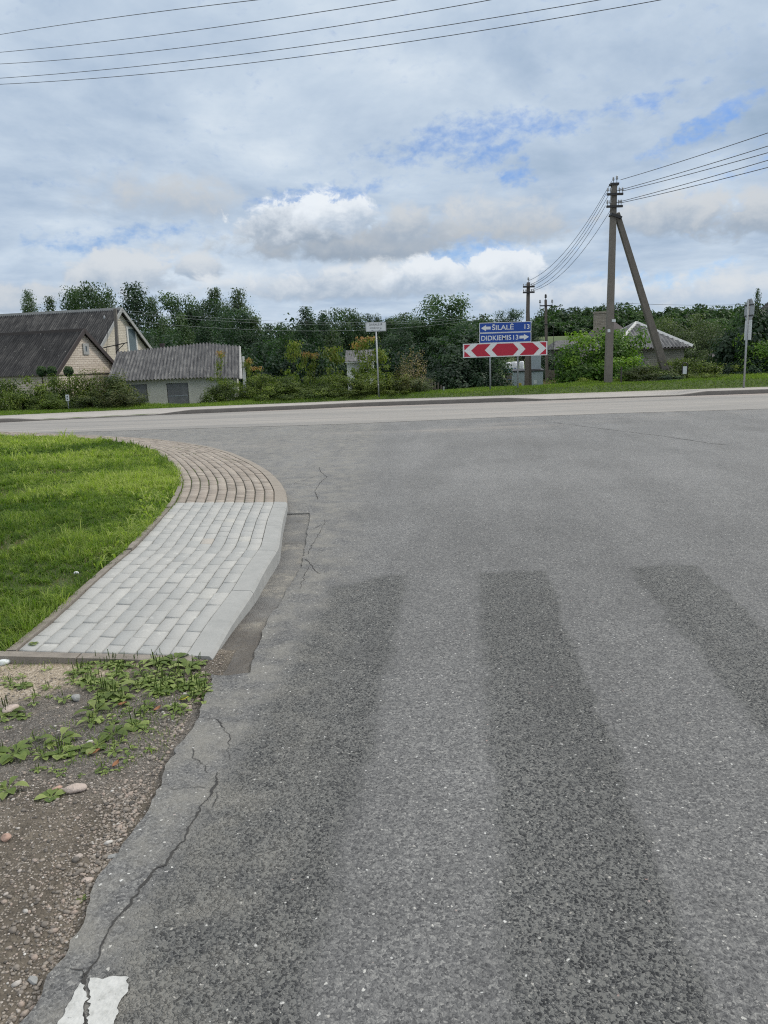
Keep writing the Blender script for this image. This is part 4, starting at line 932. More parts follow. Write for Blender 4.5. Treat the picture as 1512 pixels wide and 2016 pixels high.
p = A(320, 688, 41); mb = MB(); mb.lathe([(.13, -.3), (.13, p.z+.25-BASE), (.15, p.z+.25-BASE), (.15, p.z+.32-BASE)], (0, 0, 0), 12); o = mb.build('flue_pipe', M['trim']); o.location = (p.x, p.y, BASE); tag(o, 'brown flue pipe rising behind the garage ridge', 'chimney pipe')

# small grey-roofed house behind the hedge
c0 = A(678, 700, 46); c1 = A(738, 700, 46); b0 = Hs(c0.x, 46)
cot = empty('cottage', ((c0.x+c1.x)/2, 46, b0), 'small white walled cottage with mossy grey roof half hidden behind the maples', 'cottage'); w = (c1.x-c0.x)/2
ze = A(705, 711, 46).z-b0; zr = A(705, 689, 48.5).z-b0
mb = MB(); mb.box((-w+.1, .3, .6), (w-.1, 4.6, ze)); mb.build('wall', M['whitew'], cot)
mb = MB(); mb.box((-w+.08, .27, 0), (w-.08, 4.63, .597)); mb.build('plinth', M['chim'], cot)
V, F = corr(-w, w, lambda x: (x, 0, ze), lambda x: (x, 2.5, zr), .3, .01); m2 = MB().addv(V, F); V, F = corr(-w, w, lambda x: (x, 5, ze), lambda x: (x, 2.5, zr), .3, .01); m2.addv(V, F); m2.build('roof', M['ltroof'], cot, True)
mb = MB(); mb.bar((-w, -.01, ze-.05), (w, -.01, ze-.05), .03, .03, .12, .12); mb.build('fascia', M['white'], cot)
mb = MB(); mb.box((-.35, .18, .3), (-.1, .299, ze-.02)); mb.build('pillar', M['greyw'], cot)

# right hip-roofed house
ap = A(1253, 636, 47.5); cr = A(1364, 682, 44.5); hb_ = Hs(ap.x, 47)
hw = cr.x-ap.x; hip = empty('bungalow', (ap.x, 44.5, hb_), 'grey brick bungalow with pale corrugated pyramid roof behind the leaning strut', 'house')
ze = cr.z-hb_; zr = ap.z-hb_; dpt = 3.0
def hipface(P0, P1, T, pitch=.2, amp=.045):
    P0, P1, T = Vector(P0), Vector(P1), Vector(T); n = int((P1-P0).length/pitch*6); V = []; F = []; rows = 6; nrm = (P1-P0).cross(T-P0).normalized()
    for i in range(n+1):
        b = P0.lerp(P1, i/n); u = i/n; mid = .5; hgt = 1-abs(u-mid)/mid; foot = (P0+P1)/2
        top = b+(T-foot)*max(hgt, .001)
        for k in range(rows): V.append(b.lerp(top, k/(rows-1))+nrm*amp*math.cos(2*math.pi*i/6))
        if i:
            for k in range(rows-1): F.append(((i-1)*rows+k, i*rows+k, i*rows+k+1, (i-1)*rows+k+1))
    return V, F
m2 = MB(); cs4 = [(-hw, 0, ze), (hw, 0, ze), (hw, 2*dpt, ze), (-hw, 2*dpt, ze)]
for i in range(4): m2.addv(*hipface(cs4[i], cs4[(i+1) % 4], (0, dpt, zr)))
rf = m2.build('roof', M['hiproof'], hip, True)
mb = MB()
for c_ in cs4: mb.bar((c_[0], c_[1], c_[2]+.04), (0, dpt, zr+.04), .16, .16, .06, .06)
mb.build('hip_cap', M['whitew'], rf)
mb = MB(); mb.box((-hw+.35, .35, 0), (hw-.35, 2*dpt-.35, ze-.02)); mb.build('wall', M['grey_brick'], hip)
mb = MB(); mb.bar((-hw, -.03, ze-.07), (hw+.03, -.03, ze-.07), .05, .05, .12, .12); mb.bar((hw+.03, 0, ze-.07), (hw+.03, 2*dpt, ze-.07), .05, .05, .12, .12); mb.build('gutter_board', M['trim'], hip)
window(hip, (-.9, .35, 1.5), 1.0, 1.0, 'y', M['greyw'], cross=True)
# house behind the big bush: only chimney and a brown roof show
c_ = A(1182, 640, 52); hb2 = Hs(c_.x, 52); hs2 = empty('house', (c_.x+1.4, 52, hb2), 'brown roofed house with thick brick chimney mostly hidden behind the big bush', 'house')
zt = A(1182, 617, 52).z-hb2; zr2 = A(1205, 622, 52).z-hb2; zee = A(1182, 672, 52).z-hb2
mb = MB(); mb.box((-1.6, -.2, 0), (1.0, 4.6, zee)); mb.build('wall', M['grey_brick'], hs2)
m2 = MB(); m2.addv([(-1.75, -.5, zee), (1.15, -.5, zee), (-.25, 2, zr2), (-.35, 2, zr2), (-1.75, 5, zee), (1.15, 5, zee)], [(0, 1, 2, 3), (1, 5, 2), (5, 4, 3, 2), (4, 0, 3)]); rf = m2.build('roof', M['trim'], hs2)
mb = MB(); mb.box((-1.74, -.15, 1.5), (-1.08, .5, zt), None, 0); mb.box((-1.78, -.19, zt+.002), (-1.04, .54, zt+.12)); mb.build('chimney', M['chim'], rf)
# grey barn on the slope
b0 = A(1090, 687, 72); bb = Hs(b0.x, 72)
bar = empty('barn', (b0.x, 72, bb), 'low barn with long plain grey roof on the slope behind the poles', 'barn'); zr = A(1112, 670, 75).z-bb; ze = A(1090, 688, 72).z-bb
mb = MB(); mb.addv([(0, 0, ze), (4.2, 0, ze), (4.2, 3, zr), (.9, 3, zr), (0, 6, ze), (4.2, 6, ze)], [(0, 1, 2, 3), (4, 0, 3), (4, 3, 2, 5)]); mb.build('roof', M['ltroof'], bar)
mb = MB(); mb.box((.15, .2, 0), (4.1, 5.8, ze-.03)); mb.build('wall', M['dwood'], bar)
# dark shelter roof and roof corner at the right edge
s0 = A(1410, 706, 40); sb_ = Hs(s0.x, 40); sh = empty('lean_to', (s0.x, 40, sb_), 'small lean-to with brown sheet roof between the shrubs near the stop sign', 'lean-to'); w = A(1442, 700, 40).x-s0.x
mb = MB(); mb.addv([(0, 0, s0.z-sb_), (w, 0, A(1440, 703, 40).z-sb_), (w, 1.8, A(1440, 692, 41.8).z-sb_), (.3, 1.8, A(1420, 697, 41.8).z-sb_), (0, 0, s0.z-sb_-.06), (w, 0, A(1440, 703, 40).z-sb_-.06)], [(0, 1, 2, 3), (0, 4, 5, 1)]); mb.build('roof', M['trim'], sh)
mb = MB(); mb.bar((.1, .1, 0), (.1, .1, s0.z-sb_-.05), .1); mb.bar((w-.1, .1, 0), (w-.1, .1, s0.z-sb_-.05), .1); mb.build('post', M['dwood'], sh)
r0 = A(1566, 590, 40); rb_ = Hs(r0.x, 40); rh = empty('house', (r0.x+1.0, 40, rb_), 'house at the picture edge showing one dark roof corner above the hedge', 'house')
mb = MB(); mb.addv([(-.9, 0, 3.6), (4, 0, 3.6), (4, 3, r0.z-rb_+1.2), (-.1, 3, r0.z-rb_+.8), (-.9, 6, 3.6), (4, 6, 3.6)], [(0, 1, 2, 3), (4, 0, 3), (4, 3, 2, 5)]); mb.build('roof', M['mdroof'], rh)
mb = MB(); mb.box((-.6, .3, 0), (3.8, 5.7, 3.57)); mb.build('wall', M['grey_brick'], rh)

# ------------------------------------------------------------------ poles
def insulator(parent, p, s=1.0, mtl=None):
    mb = MB(); mb.lathe([(.012*s, -.1*s), (.012*s, 0), (.045*s, .01*s), (.05*s, .05*s), (.035*s, .07*s), (.045*s, .10*s), (.03*s, .14*s), (.008*s, .15*s)], p, 8); return mb.build('insulator', mtl or M['glassy'], parent, True)
def crossarm(parent, z, w, off=-.14, ins=(-.95, -.72, .72, .95), s=1.0, x0=0.0):
    mb = MB(); mb.box((x0-w/2, off-.04, z-.04), (x0+w/2, off+.04, z+.04)); ca = mb.build('crossarm', M['iron'], parent)
    for k in ins: insulator(ca, (x0+k*w/2, off, z+.12*s), s)
def pole(name, label, px0, py0, px1, py1, Y, w0, w1, mtl, ground=None):
    b = A(px0, py0, Y); t_ = A(px1, py1, Y); g = Hs(b.x, Y) if ground is None else ground
    e = empty(name, (b.x, Y, g), label, 'utility pole'); lean = (t_-b)*((t_.z-g)/(t_.z-b.z)); top = Vector((lean.x, 0, t_.z-g))
    mb = MB(); mb.bar((0, 0, -.3), top, w0, w1, w0*1.1, w1*1.1); sh = mb.build('shaft', mtl, e); return e, top
e, top = pole('utility_pole', 'tall grey concrete pole with leaning strut and two crossarms in front of the bush', 1197, 757, 1209, 362, 31.2, .27, .19, M['pole'])
BIG = e; H1 = A(1209, 384, 31.2).z-e.location.z; H2 = A(1207, 408, 31.2).z-e.location.z
def lx(h): return top.x*h/top.z
crossarm(e, H1, .63, -.16, (-.9, -.55, .55, .92), .9, lx(H1)); crossarm(e, H2, .63, -.16, (-.9, -.55, .5, .8), .9, lx(H2))
mb = MB(); mb.box((top.x-.16, -.14, top.z-.06), (top.x+.16, .14, top.z+.02)); cap = mb.build('cap_bracket', M['iron'], e); insulator(cap, (top.x-.03, 0, top.z+.12), .9); insulator(cap, (top.x+.09, -.05, top.z+.14), 1.0)
s1 = A(1214, 420, 31.2)-e.location; s0 = A(1304, 712, 33.6)-e.location; s0.z = Hs(e.location.x+s0.x, 33.6)-e.location.z
d_ = (A(1304, 712, 32.4)-e.location)-s1; s0 = s1+d_*1.35
mb = MB(); mb.bar(s0, s1, .31, .19, .28, .19); mb.build('strut', M['pole'], e)
mb = MB(); mb.bar((lx(H2)-.13, -.02, H2-.28), (lx(H2)+.30, -.02, H2-.42), .10, .10, .34, .30); mb.build('strut_clamp', M['iron'], e)
pz = A(1199.5, 651, 31.0)-e.location; mb = MB(); mb.box((pz.x-.055, -.165, pz.z-.06), (pz.x+.055, -.155, pz.z+.06)); mb.build('number_plate', M['plate'], e)
pz = A(1209, 631, 31.0)-e.location; mb = MB(); mb.box((pz.x-.08, -.165, pz.z-.05), (pz.x+.08, -.155, pz.z+.05)); mb.build('warning_plate', M['plate'], e)

e2, top2 = pole('utility_pole', 'brown twin legged pole with two crossarms standing behind the blue sign', 1036, 772, 1040, 556, 38, .19, .14, M['pole2']); P2 = e2
for py in (565, 576): 
    h = A(1040, py, 38).z-e2.location.z; crossarm(e2, h, .56, -.14, (-.9, -.5, .5, .9), .55, top2.x*h/top2.z)
insulator(e2, (top2.x, 0, top2.z+.1), 1.0)
h = A(1039, 593, 38).z-e2.location.z; mb = MB(); mb.bar((.30, .45, -.3), (top2.x*.9+.02, .16, h), .17, .13, .17, .13); mb.build('strut', M['pole2'], e2)
e3, top3 = pole('utility_pole', 'thin dark pole with one wide crossarm right of the blue sign', 1077, 770, 1074, 590, 56, .20, .15, M['pole2'])
h = A(1074, 602, 56).z-e3.location.z; crossarm(e3, h, .92, -.1, (-.95, .95), 1.6, top3.x*h/top3.z); insulator(e3, (top3.x, 0, top3.z+.12), 1.8, M['iron'])
h = A(1075, 640, 56).z-e3.location.z; mb = MB(); mb.bar((-.35, -.1, h+.05), (.35, -.1, h+.05), .05); mb.build('switch_bracket', M['iron'], e3)
mb = MB(); mb.tube([(.4, -.1, h+.1), (.42, -.1, h-.8), (.38, -.1, 1.6)], .018, 6); mb.build('switch_rod', M['iron'], e3)
e4, top4 = pole('utility_pole', 'far pole top with crossarm peeping over the blue sign', 951, 735, 951, 620, 95, .22, .18, M['pole2'])
h = A(951, 623, 95).z-e4.location.z; crossarm(e4, h, .8, -.12, (-.9, .9), 1.5)
e5, top5 = pole('utility_pole', 'far pole with stepped crossarms just behind the tall concrete pole', 1206.5, 720, 1207.5, 597, 85, .22, .17, M['pole2'])
for py in (607, 616): h = A(1207, py, 85).z-e5.location.z; crossarm(e5, h, .8, -.12, (-.9, .9), 1.6)
e6, top6 = pole('utility_pole', 'slim grey pole with bracket standing against the brick gable', 233, 770, 224, 608, 39.5, .17, .13, M['pole'])
h = A(231, 680, 39.5).z-e6.location.z; mb = MB(); mb.bar((-.5, -.12, h-.1), (.75, -.12, h+.12), .045); mb.bar((.1, -.12, h-.35), (.6, -.12, h+.08), .03); mb.build('bracket', M['iron'], e6)
h = A(225, 628, 39.5).z-e6.location.z; insulator(e6, (-.3, -.1, h), 1.2); mb = MB(); mb.tube([(-.1, -.12, h+.1), (-.35, -.12, h-1.6), (-.6, -.12, h-2.4)], .012, 5); mb.build('guy_wire', M['iron'], e6)

def wire(pts, label, rad=.008, mtl=None, group='overhead wires', n=40, sag=None):
    pts = [Vector(p) for p in pts]
    if sag is not None: a, b = pts; pts = [a.lerp(b, k/n)-Vector((0, 0, 4*sag*(k/n)*(1-k/n))) for k in range(n+1)]
    mb = MB(); mb.tube(pts, rad, 5); o = mb.build('power_line', mtl or M['wire'], None, True); tag(o, label, 'wire', group); return o
TOPW = [((0, 68), (252, 31), (505, 0), 'topmost of the five wires crossing the upper sky'), ((0, 103), (390, 59), (780, 0), 'second wire from the top crossing the upper sky'), ((0, 126), (480, 79), (965, 0), 'middle wire of the five crossing the upper sky'),
        ((0, 154), (590, 93), (1180, 0), 'fourth wire from the top crossing the upper sky'), ((0, 166), (650, 105), (1300, 0), 'lowest of the five wires crossing the upper sky')]
for i, (a, m_, b, lb) in enumerate(TOPW):
    Ya, Yb = 19.0-.25*i, 13.0-.25*i; tm = (m_[0]-a[0])/(b[0]-a[0])
    P0 = A(*a, Ya); P2_ = A(*b, Yb); P1 = A(*m_, 1/((1-tm)/Ya+tm/Yb))
    # parabola through the three points, carried on past the picture on both sides
    d3 = P2_-P0; t1 = (P1-P0).dot(d3)/d3.dot(d3); dev = P1.z-(P0.z+d3.z*t1); k = dev/(t1*(1-t1))
    pts = [P0+d3*u+Vector((0, 0, k*u*(1-u))) for u in np.linspace(-1.0, 1.9, 60)]
    wire(pts, lb, .0056)
def wp(e, x, y, z): return e.location+Vector((x, y, z))
RW = [((1222, 354), (1512, 254), 'highest wire leaving the tall pole to the right'), ((1213, 376), (1512, 280), 'second highest wire leaving the tall pole to the right'), ((1226, 376), (1512, 293), 'middle wire leaving the tall pole to the right'),
      ((1213, 399), (1512, 308), 'second lowest wire leaving the tall pole to the right'), ((1224, 399), (1512, 322), 'lowest wire leaving the tall pole to the right')]
for a, b, lb in RW:
    P0 = A(*a, 31.0); P1 = A(*b, 22.0); P1 = P0+(P1-P0)*2.0; wire([P0, P1], lb, .011, sag=.10)
LW = [((1204, 357), (1042, 552), 26, 'outermost wire running from the tall pole top to the twin legged pole'), ((1194, 380), (1044, 560), 22, 'second wire running from the tall pole to the twin legged pole'),
      ((1200, 381), (1046, 563), 24, 'third wire running from the tall pole to the twin legged pole'), ((1192, 405), (1044, 571), 20, 'fourth wire running from the tall pole to the twin legged pole'), ((1203, 412), (1047, 573), 24, 'lowest wire running from the tall pole to the twin legged pole')]
for a, b, sg, lb in LW: wire([A(*a, 31.1), A(*b, 38)], lb, .009, sag=.6)
for a, m_, b, lb in (((226, 609), (600, 637), (950, 621), 'upper pale wire in front of the left trees'), ((226, 614), (600, 642), (950, 624), 'middle pale wire in front of the left trees'), ((230, 630), (580, 654), (952, 627), 'lower pale wire in front of the left trees')):
    P0 = A(*a, 39.5); P1 = A(*b, 60); c = (P0+P1)/2; mz = A(*m_, c.y).z; wire([P0, P1], lb, .0065, M['wirel'], sag=max(.2, c.z-mz))
wire([A(1212, 596, 84.9), A(1640, 590, 84)], 'distant wire above the hill wood at the right', .018, sag=.4)

# ------------------------------------------------------------------ signs
def text(s, width, height, mtl, parent, cx, cz, y, name='lettering', bold=.0, align='CENTER'):
    cu = bpy.data.curves.new('txt', 'FONT'); cu.body = s; cu.size = 1.0; cu.offset = bold; o = bpy.data.objects.new('txt', cu); COL.objects.link(o)
    dg = bpy.context.evaluated_depsgraph_get(); me = bpy.data.meshes.new_from_object(o.evaluated_get(dg)); bpy.data.objects.remove(o)
    v = np.array([x.co[:] for x in me.vertices]); lo, hi = v.min(0), v.max(0); sx = width/(hi[0]-lo[0]); sz = height/(hi[1]-lo[1])
    for x in me.vertices:
        u = (x.co.x-(lo[0]+hi[0])/2)*sx; w = (x.co.y-(lo[1]+hi[1])/2)*sz; x.co = Vector((cx+u, y, cz+w))
    me.name = name; me.materials.clear(); return link(name, me, parent, mtl)
def rrect(w, h, r, cx=0, cz=0, n=5):
    P = []
    for (sx, sz, a0) in ((1, 1, 0), (-1, 1, 90), (-1, -1, 180), (1, -1, 270)):
        for k in range(n+1): a = R(a0+90*k/n); P.append((cx+sx*(w/2-r)+r*math.cos(a), cz+sz*(h/2-r)+r*math.sin(a)))
    return P
# street name sign
Ys = 30.4; b = A(746, 778, Ys); t_ = A(740, 645, Ys); g = Hs(b.x, Ys)
ss_ = empty('street_sign', (b.x, Ys, g), 'white street name plate on a single tall grey post in front of the hedge', 'street sign')
tp = Vector((t_.x-b.x, 0, t_.z-g)); mb = MB(); mb.tube([(0, 0, -.3), tp], .032, 10); mb.build('post', M['steel'], ss_, True)
w, h = .80, .35; cz = A(739.5, 643.5, Ys).z-g; mb = MB(); mb.prism(rrect(w, h, .03, tp.x, cz), -.05, -.035); pl = mb.build('name_plate', M['plate'], ss_)
mb = MB(); o_ = rrect(w-.03, h-.03, .025, tp.x, cz); i_ = rrect(w-.05, h-.05, .02, tp.x, cz); n = len(o_)
mb.addv([(x, -.0522, z) for x, z in o_]+[(x, -.0522, z) for x, z in i_], [(k, (k+1) % n, n+(k+1) % n, n+k) for k in range(n)]); mb.build('border', M['steeld'], pl)
text('DARIAUS IR', .52, .085, M['black'], pl, tp.x+.0, cz+.085, -.0525); text('GIRĖNO g.', .46, .10, M['black'], pl, tp.x, cz-.045, -.0525)
for sx in (-1, 1):
    mb = MB(); x0 = tp.x+sx*.13; mb.addv([(x0+sx*.06, -.0524, cz-.13), (x0+sx*.01, -.0524, cz-.115), (x0+sx*.01, -.0524, cz-.145), (x0-sx*.04, -.0524, cz-.125), (x0-sx*.04, -.0524, cz-.135), (x0+sx*.01, -.0524, cz-.125), (x0+sx*.01, -.0524, cz-.135)], [(0, 1, 2), (3, 5, 6, 4)]); mb.build('arrow', M['black'], pl)
# direction sign and chevron board on two posts
Yd = 30.6; pl0 = A(966, 768, Yd); pr0 = A(1020, 766, Yd); mid = (pl0+pr0)/2; g = Hs(mid.x, Yd)
ds = empty('direction_sign', (mid.x, Yd, g), 'blue two line direction sign above a red and white chevron board on two posts', 'road sign')
ctop = A(994.5, 654.5, Yd)-ds.location; cch = A(994.3, 688.2, Yd)-ds.location
for p_, lb in ((pl0, None), (pr0, None)):
    x = p_.x-mid.x; mb = MB(); mb.tube([(x, .06, -.3), (x-.02, .06, ctop.z+.3)], .034, 10); mb.build('post', M['steeld'], ds, True)
W, Hh = 2.06, .40
def panel(cz, name):
    mb = MB(); mb.prism(rrect(W, Hh-.006, .03, ctop.x, cz), -.03, .0); pn = mb.build(name, M['blue'], ds)
    o_ = rrect(W, Hh-.006, .03, ctop.x, cz); i_ = rrect(W-.04, Hh-.046, .02, ctop.x, cz); n = len(o_); mb = MB()
    mb.addv([(x, -.0325, z) for x, z in o_]+[(x, -.0325, z) for x, z in i_], [(k, (k+1) % n, n+(k+1) % n, n+k) for k in range(n)]); mb.build('border', M['white'], pn); return pn
pu = panel(ctop.z+Hh/2, 'direction_panel'); pu['label'] = 'blue panel reading ŠILALĖ 13 with left arrow'; pd = panel(ctop.z-Hh/2, 'direction_panel'); pd['label'] = 'blue panel reading DIDKIEMIS 13 with right arrow'
yT = -.0328
def arrow(par, cx, cz, L, s):
    P = [(-.5*L, 0), (-.5*L+.20, .115), (-.5*L+.20, .055), (.5*L, .055), (.5*L, -.055), (-.5*L+.20, -.055), (-.5*L+.20, -.115)]
    mb = MB(); mb.addv([(cx+s*x, yT, cz+z) for x, z in P], [(0, 1, 6), (2, 3, 4, 5)]); mb.build('arrow', M['white'], par)
def pxx(zx): return ((zx-577)/510*W)       # offset along the panel
arrow(pu, ctop.x+pxx(386), ctop.z+Hh/2-.01, .38, 1); arrow(pd, ctop.x+pxx(763), ctop.z-Hh/2-.0, .38, -1)
text('ŠILALĖ', pxx(660)-pxx(448), .25, M['white'], pu, ctop.x+pxx(554), ctop.z+Hh/2+.03, yT, bold=.012); text('13', pxx(815)-pxx(766), .185, M['white'], pu, ctop.x+pxx(790), ctop.z+Hh/2+.0, yT, bold=.012)
text('DIDKIEMIS', (pxx(640)-pxx(337))*.97, .19, M['white'], pd, ctop.x+pxx(488), ctop.z-Hh/2, yT, bold=.012); text('13', pxx(705)-pxx(655), .185, M['white'], pd, ctop.x+pxx(680), ctop.z-Hh/2, yT, bold=.012)
WB, HB = 3.36, .545
mb = MB(); mb.box((cch.x-WB/2, -.03, cch.z-HB/2), (cch.x+WB/2, .0, cch.z+HB/2)); cb = mb.build('chevron_board', M['white'], ds)
mb = MB(); hh = HB/2-.035; y = -.0325
def zx(v): return cch.x+(v-577.5)/827*WB
def face(pts): mb.addv([(zx(a), y, cch.z+b*hh) for a, b in pts], [tuple(range(len(pts)))])
for f in (1, -1):
    q_ = (lambda v: v) if f == 1 else (lambda v: 1155-v)
    face([(q_(175), 1), (q_(240), 1), (q_(178), .05)]); face([(q_(178), -.05), (q_(240), -1), (q_(175), -1)])
    face([(q_(310), 1), (q_(436), 1), (q_(378), 0), (q_(436), -1), (q_(300), -1), (q_(244), 0)])
face([(500, 1), (655, 1), (708, 0), (655, -1), (500, -1), (445, 0)])
mb.build('chevron_mark', M['red'], cb)
# stop sign seen from behind
Yq = 29.6; b = A(1465, 752, Yq); t_ = A(1474, 590, Yq); g = Hs(b.x, Yq)
st = empty('stop_sign', (b.x, Yq, g), 'back of an octagonal sign above a white plate on a grey post', 'road sign'); tp = Vector((t_.x-b.x, 0, t_.z-g))
mb = MB(); mb.tube([(0, 0, -.3), tp], .038, 10); mb.build('post', M['steel'], st, True)
oc = A(1472.5, 611, Yq)-st.location; Mo = Matrix.Translation(oc) @ Matrix.Rotation(R(-93), 4, 'Z')
P = [(.46*math.cos(R(22.5+45*k)), .46*math.sin(R(22.5+45*k))) for k in range(8)]
mb = MB(); mb.prism(P, .045, .06); mb.v = [tuple(Mo @ Vector(v)) for v in mb.v]; sp = mb.build('octagon', M['alu'], st)
mb = MB()
for z in (-.2, .2): mb.box((-.40, .02, z-.02), (.40, .0448, z+.02))
mb.v = [tuple(Mo @ Vector(v)) for v in mb.v]; mb.build('clamp', M['iron'], sp)
lo_ = A(1470, 650, Yq)-st.location; Mo2 = Matrix.Translation(lo_) @ Matrix.Rotation(R(-93), 4, 'Z'); mb = MB(); mb.box((-.3, .045, -.37), (.3, .06, .37)); mb.v = [tuple(Mo2 @ Vector(v)) for v in mb.v]; mb.build('distance_plate', M['plate'], st)
# small hooped plaque stand, number plate, dark posts
p = A(1347, 752, 31.6); g = Hs(p.x, 31.6); e = empty('plaque_stand', (p.x, 31.6, g), 'small black hooped stand holding a pale plaque before the shrubs', 'plaque stand')
hgt = A(1347, 714, 31.6).z-g; mb = MB(); r_ = .105; mb.tube([(-r_, 0, -.1), (-r_, 0, hgt-r_)]+[(-r_*math.cos(a), 0, hgt-r_+r_*math.sin(a)) for a in np.linspace(.3, math.pi-.3, 7)]+[(r_, 0, hgt-r_), (r_, 0, -.1)], .024, 7); mb.build('hoop', M['iron'], e, True)
mb = MB(); mb.box((-.082, -.012, hgt-.46), (.082, .012, hgt-.15)); mb.build('plaque', M['plate'], e)
p = A(135, 800, 29.6); g = Hs(p.x, 29.6); e = empty('number_post', (p.x, 29.6, g), 'little white plate with black signs standing before the left shrubs', 'marker post')
c = A(135, 783, 29.6).z-g; mb = MB(); mb.box((-.015, -.015, -.2), (.015, .015, c+.1)); mb.build('stake', M['steeld'], e); mb = MB(); mb.box((-.065, -.03, c-.12), (.065, -.016, c+.12)); pn = mb.build('plate', M['plate'], e)
mb = MB(); mb.addv([(-.04, -.032, c+.03), (.0, -.032, c-.0), (.04, -.032, c+.05), (.01, -.032, c+.09), (-.03, -.032, c-.03), (.03, -.032, c-.04), (.02, -.032, c-.09), (-.03, -.032, c-.08)], [(0, 1, 2, 3), (4, 7, 6, 5)]); mb.build('marking', M['black'], pn)
p = A(1222.5, 760, 30.8); g = Hs(p.x, 30.8); mb = MB(); mb.tube([(0, 0, -.2), (0, 0, A(1222, 722, 30.8).z-g)], .032, 8); o = mb.build('marker_post', M['dwood']); o.location = (p.x, 30.8, g); tag(o, 'thin dark wooden post right of the tall concrete pole', 'post')
# transformer cabinet
Yc = 42; a = A(1011, 770, Yc); b = A(1068.5, 768, Yc); g = Hs((a.x+b.x)/2, Yc)
cb_ = empty('transformer_cabinet', ((a.x+b.x)/2, Yc, g), 'pale grey metal transformer cabinet with dark flat roof behind the sign posts', 'cabinet', R(-6)); w = (b.x-a.x)/2; h = A(1040, 731, Yc).z-g
mb = MB(); mb.box((-w, 0, .0), (w, 1.3, h), None, .01); bd = mb.build('body', M['cab'], cb_)
mb = MB(); mb.addv([(-w-.06, -.08, h+.01), (w+.06, -.08, h+.01), (w+.06, 1.4, h+.1), (-w-.06, 1.4, h+.1), (-w-.06, -.08, h+.05), (w+.06, -.08, h+.05), (w+.06, 1.4, h+.14), (-w-.06, 1.4, h+.14)], [(0, 3, 2, 1), (4, 5, 6, 7), (0, 1, 5, 4), (1, 2, 6, 5), (2, 3, 7, 6), (3, 0, 4, 7)]); mb.build('roof', M['cabroof'], cb_)
for x0, x1 in ((-w+.05, -.02), (.02, w-.05)):
    mb = MB(); mb.box((x0, -.012, .1), (x1, -.002, h-.08)); dr = mb.build('door', M['cab'], cb_); mb = MB(); mb.box((x1-.1 if x0 < 0 else x0+.06, -.03, h*.5), (x1-.06 if x0 < 0 else x0+.1, -.013, h*.5+.16)); mb.build('handle', M['iron'], dr)
mb = MB(); x_ = -w+.37; mb.box((x_-.07, -.0165, h-.85), (x_+.07, -.0125, h-.62)); wl = mb.build('warning_label', M['yellow'], cb_)
mb = MB(); mb.addv([(x_-.01, -.018, h-.66), (x_-.035, -.018, h-.745), (x_+.0, -.018, h-.735), (x_-.01, -.018, h-.81), (x_+.035, -.018, h-.715), (x_+.005, -.018, h-.722), (x_+.02, -.018, h-.66)], [(0, 1, 2, 5, 6), (2, 3, 4, 5)]); mb.build('marking', M['black'], wl)
mb = MB(); x_ = w-.42; mb.box((x_-.08, -.0165, h-.68), (x_+.08, -.0125, h-.50)); mb.build('label_plate', M['plate'], cb_)
tx = .62*w-.05; mb = MB(); mb.box((tx-.3, .4, h+.1), (tx+.28, 1.1, A(1045, 700, 43).z-g)); mb.build('transformer_tank', M['cab'], cb_)
for k in range(3): insulator(cb_, (tx-.2+.2*k, .7, A(1045, 699, 43).z-g+.1), 1.2)
# white wrapped bales and blue box behind
def bale(px, py, Y, w, h, label):
    p = A(px, py, Y); g = Hs(p.x, Y); mb = MB(); r_ = w/2; mb.lathe([(r_*.8, 0), (r_*.98, .06), (r_, .3*h), (r_*1.02, .7*h), (r_*.96, h-.1), (r_*.75, h), (.05, h+.01)], (0, 0, 0), 18); o = mb.build('wrapped_bale', M['wrap'], None, True); o.location = (p.x, Y, g); tag(o, label, 'bale', 'white bales behind the cabinet')
for px, wpx, top_, lb in ((1001, 10.5, 713, 'squat white wrapped bale above the blue crate'), (1012.5, 13, 712, 'large white wrapped bale at the middle of the bales'), (1027, 9, 711, 'white wrapped bale partly behind the right sign post')):
    t_ = A(px, top_, 66); bale(px, 733, 66, wpx*66/FPX, t_.z-Hs(t_.x, 66), lb)
p = A(1005, 728, 64); g = Hs(p.x, 64); e = empty('crate', (p.x, 64, g), 'blue plastic crate with lighter bars in front of the white bales', 'crate'); ct = A(1005, 722, 64).z-g
mb = MB(); mb.box((-.5, -.3, ct-.55), (.42, .3, ct-.02), None, .02); mb.box((-.42, -.25, 0), (.36, .25, ct-.551)); mb.build('box', M['bluep'], e); mb = MB()
for k in (-.4, -.12, .16): mb.box((k, -.33, ct-.5), (k+.1, -.302, ct-.08))
mb.box((-.85, -.31, ct-.12), (.45, -.31+.6, ct-.0)); mb.build('bar', M['wrap'], e)
# board fences and pickets
def boards(px0, px1, py0, py1, Y, label, n=3, mtl=None):
    a = A(px0, py1, Y); b = A(px1, py1, Y); t_ = A((px0+px1)/2, py0, Y); g = Hs((a.x+b.x)/2, Y); e = empty('board_fence', ((a.x+b.x)/2, Y, g), label, 'fence'); w = (b.x-a.x)/2; h = t_.z-g
    mb = MB()
    for k in range(n): mb.box((-w, 0, h-(k+1)*h/n*.8+.02), (w, .03, h-k*h/n*.8))
    mb.build('boards', mtl or M['wood'], e)
    for x in (-w, w): mb = MB(); mb.box((x-.05, .031, 0), (x+.05, .13, h+.05)); mb.build('post', M['dwood'], e)
boards(1070, 1097, 729, 742, 60, 'low brown board fence right of the cabinet'); boards(996, 1012, 734, 745, 60, 'low brown board fence under the blue crate')
pts = [(832, 750, 776), (839, 751, 776), (846, 753, 777), (853, 755, 777), (860, 757, 777), (867, 760, 778)]
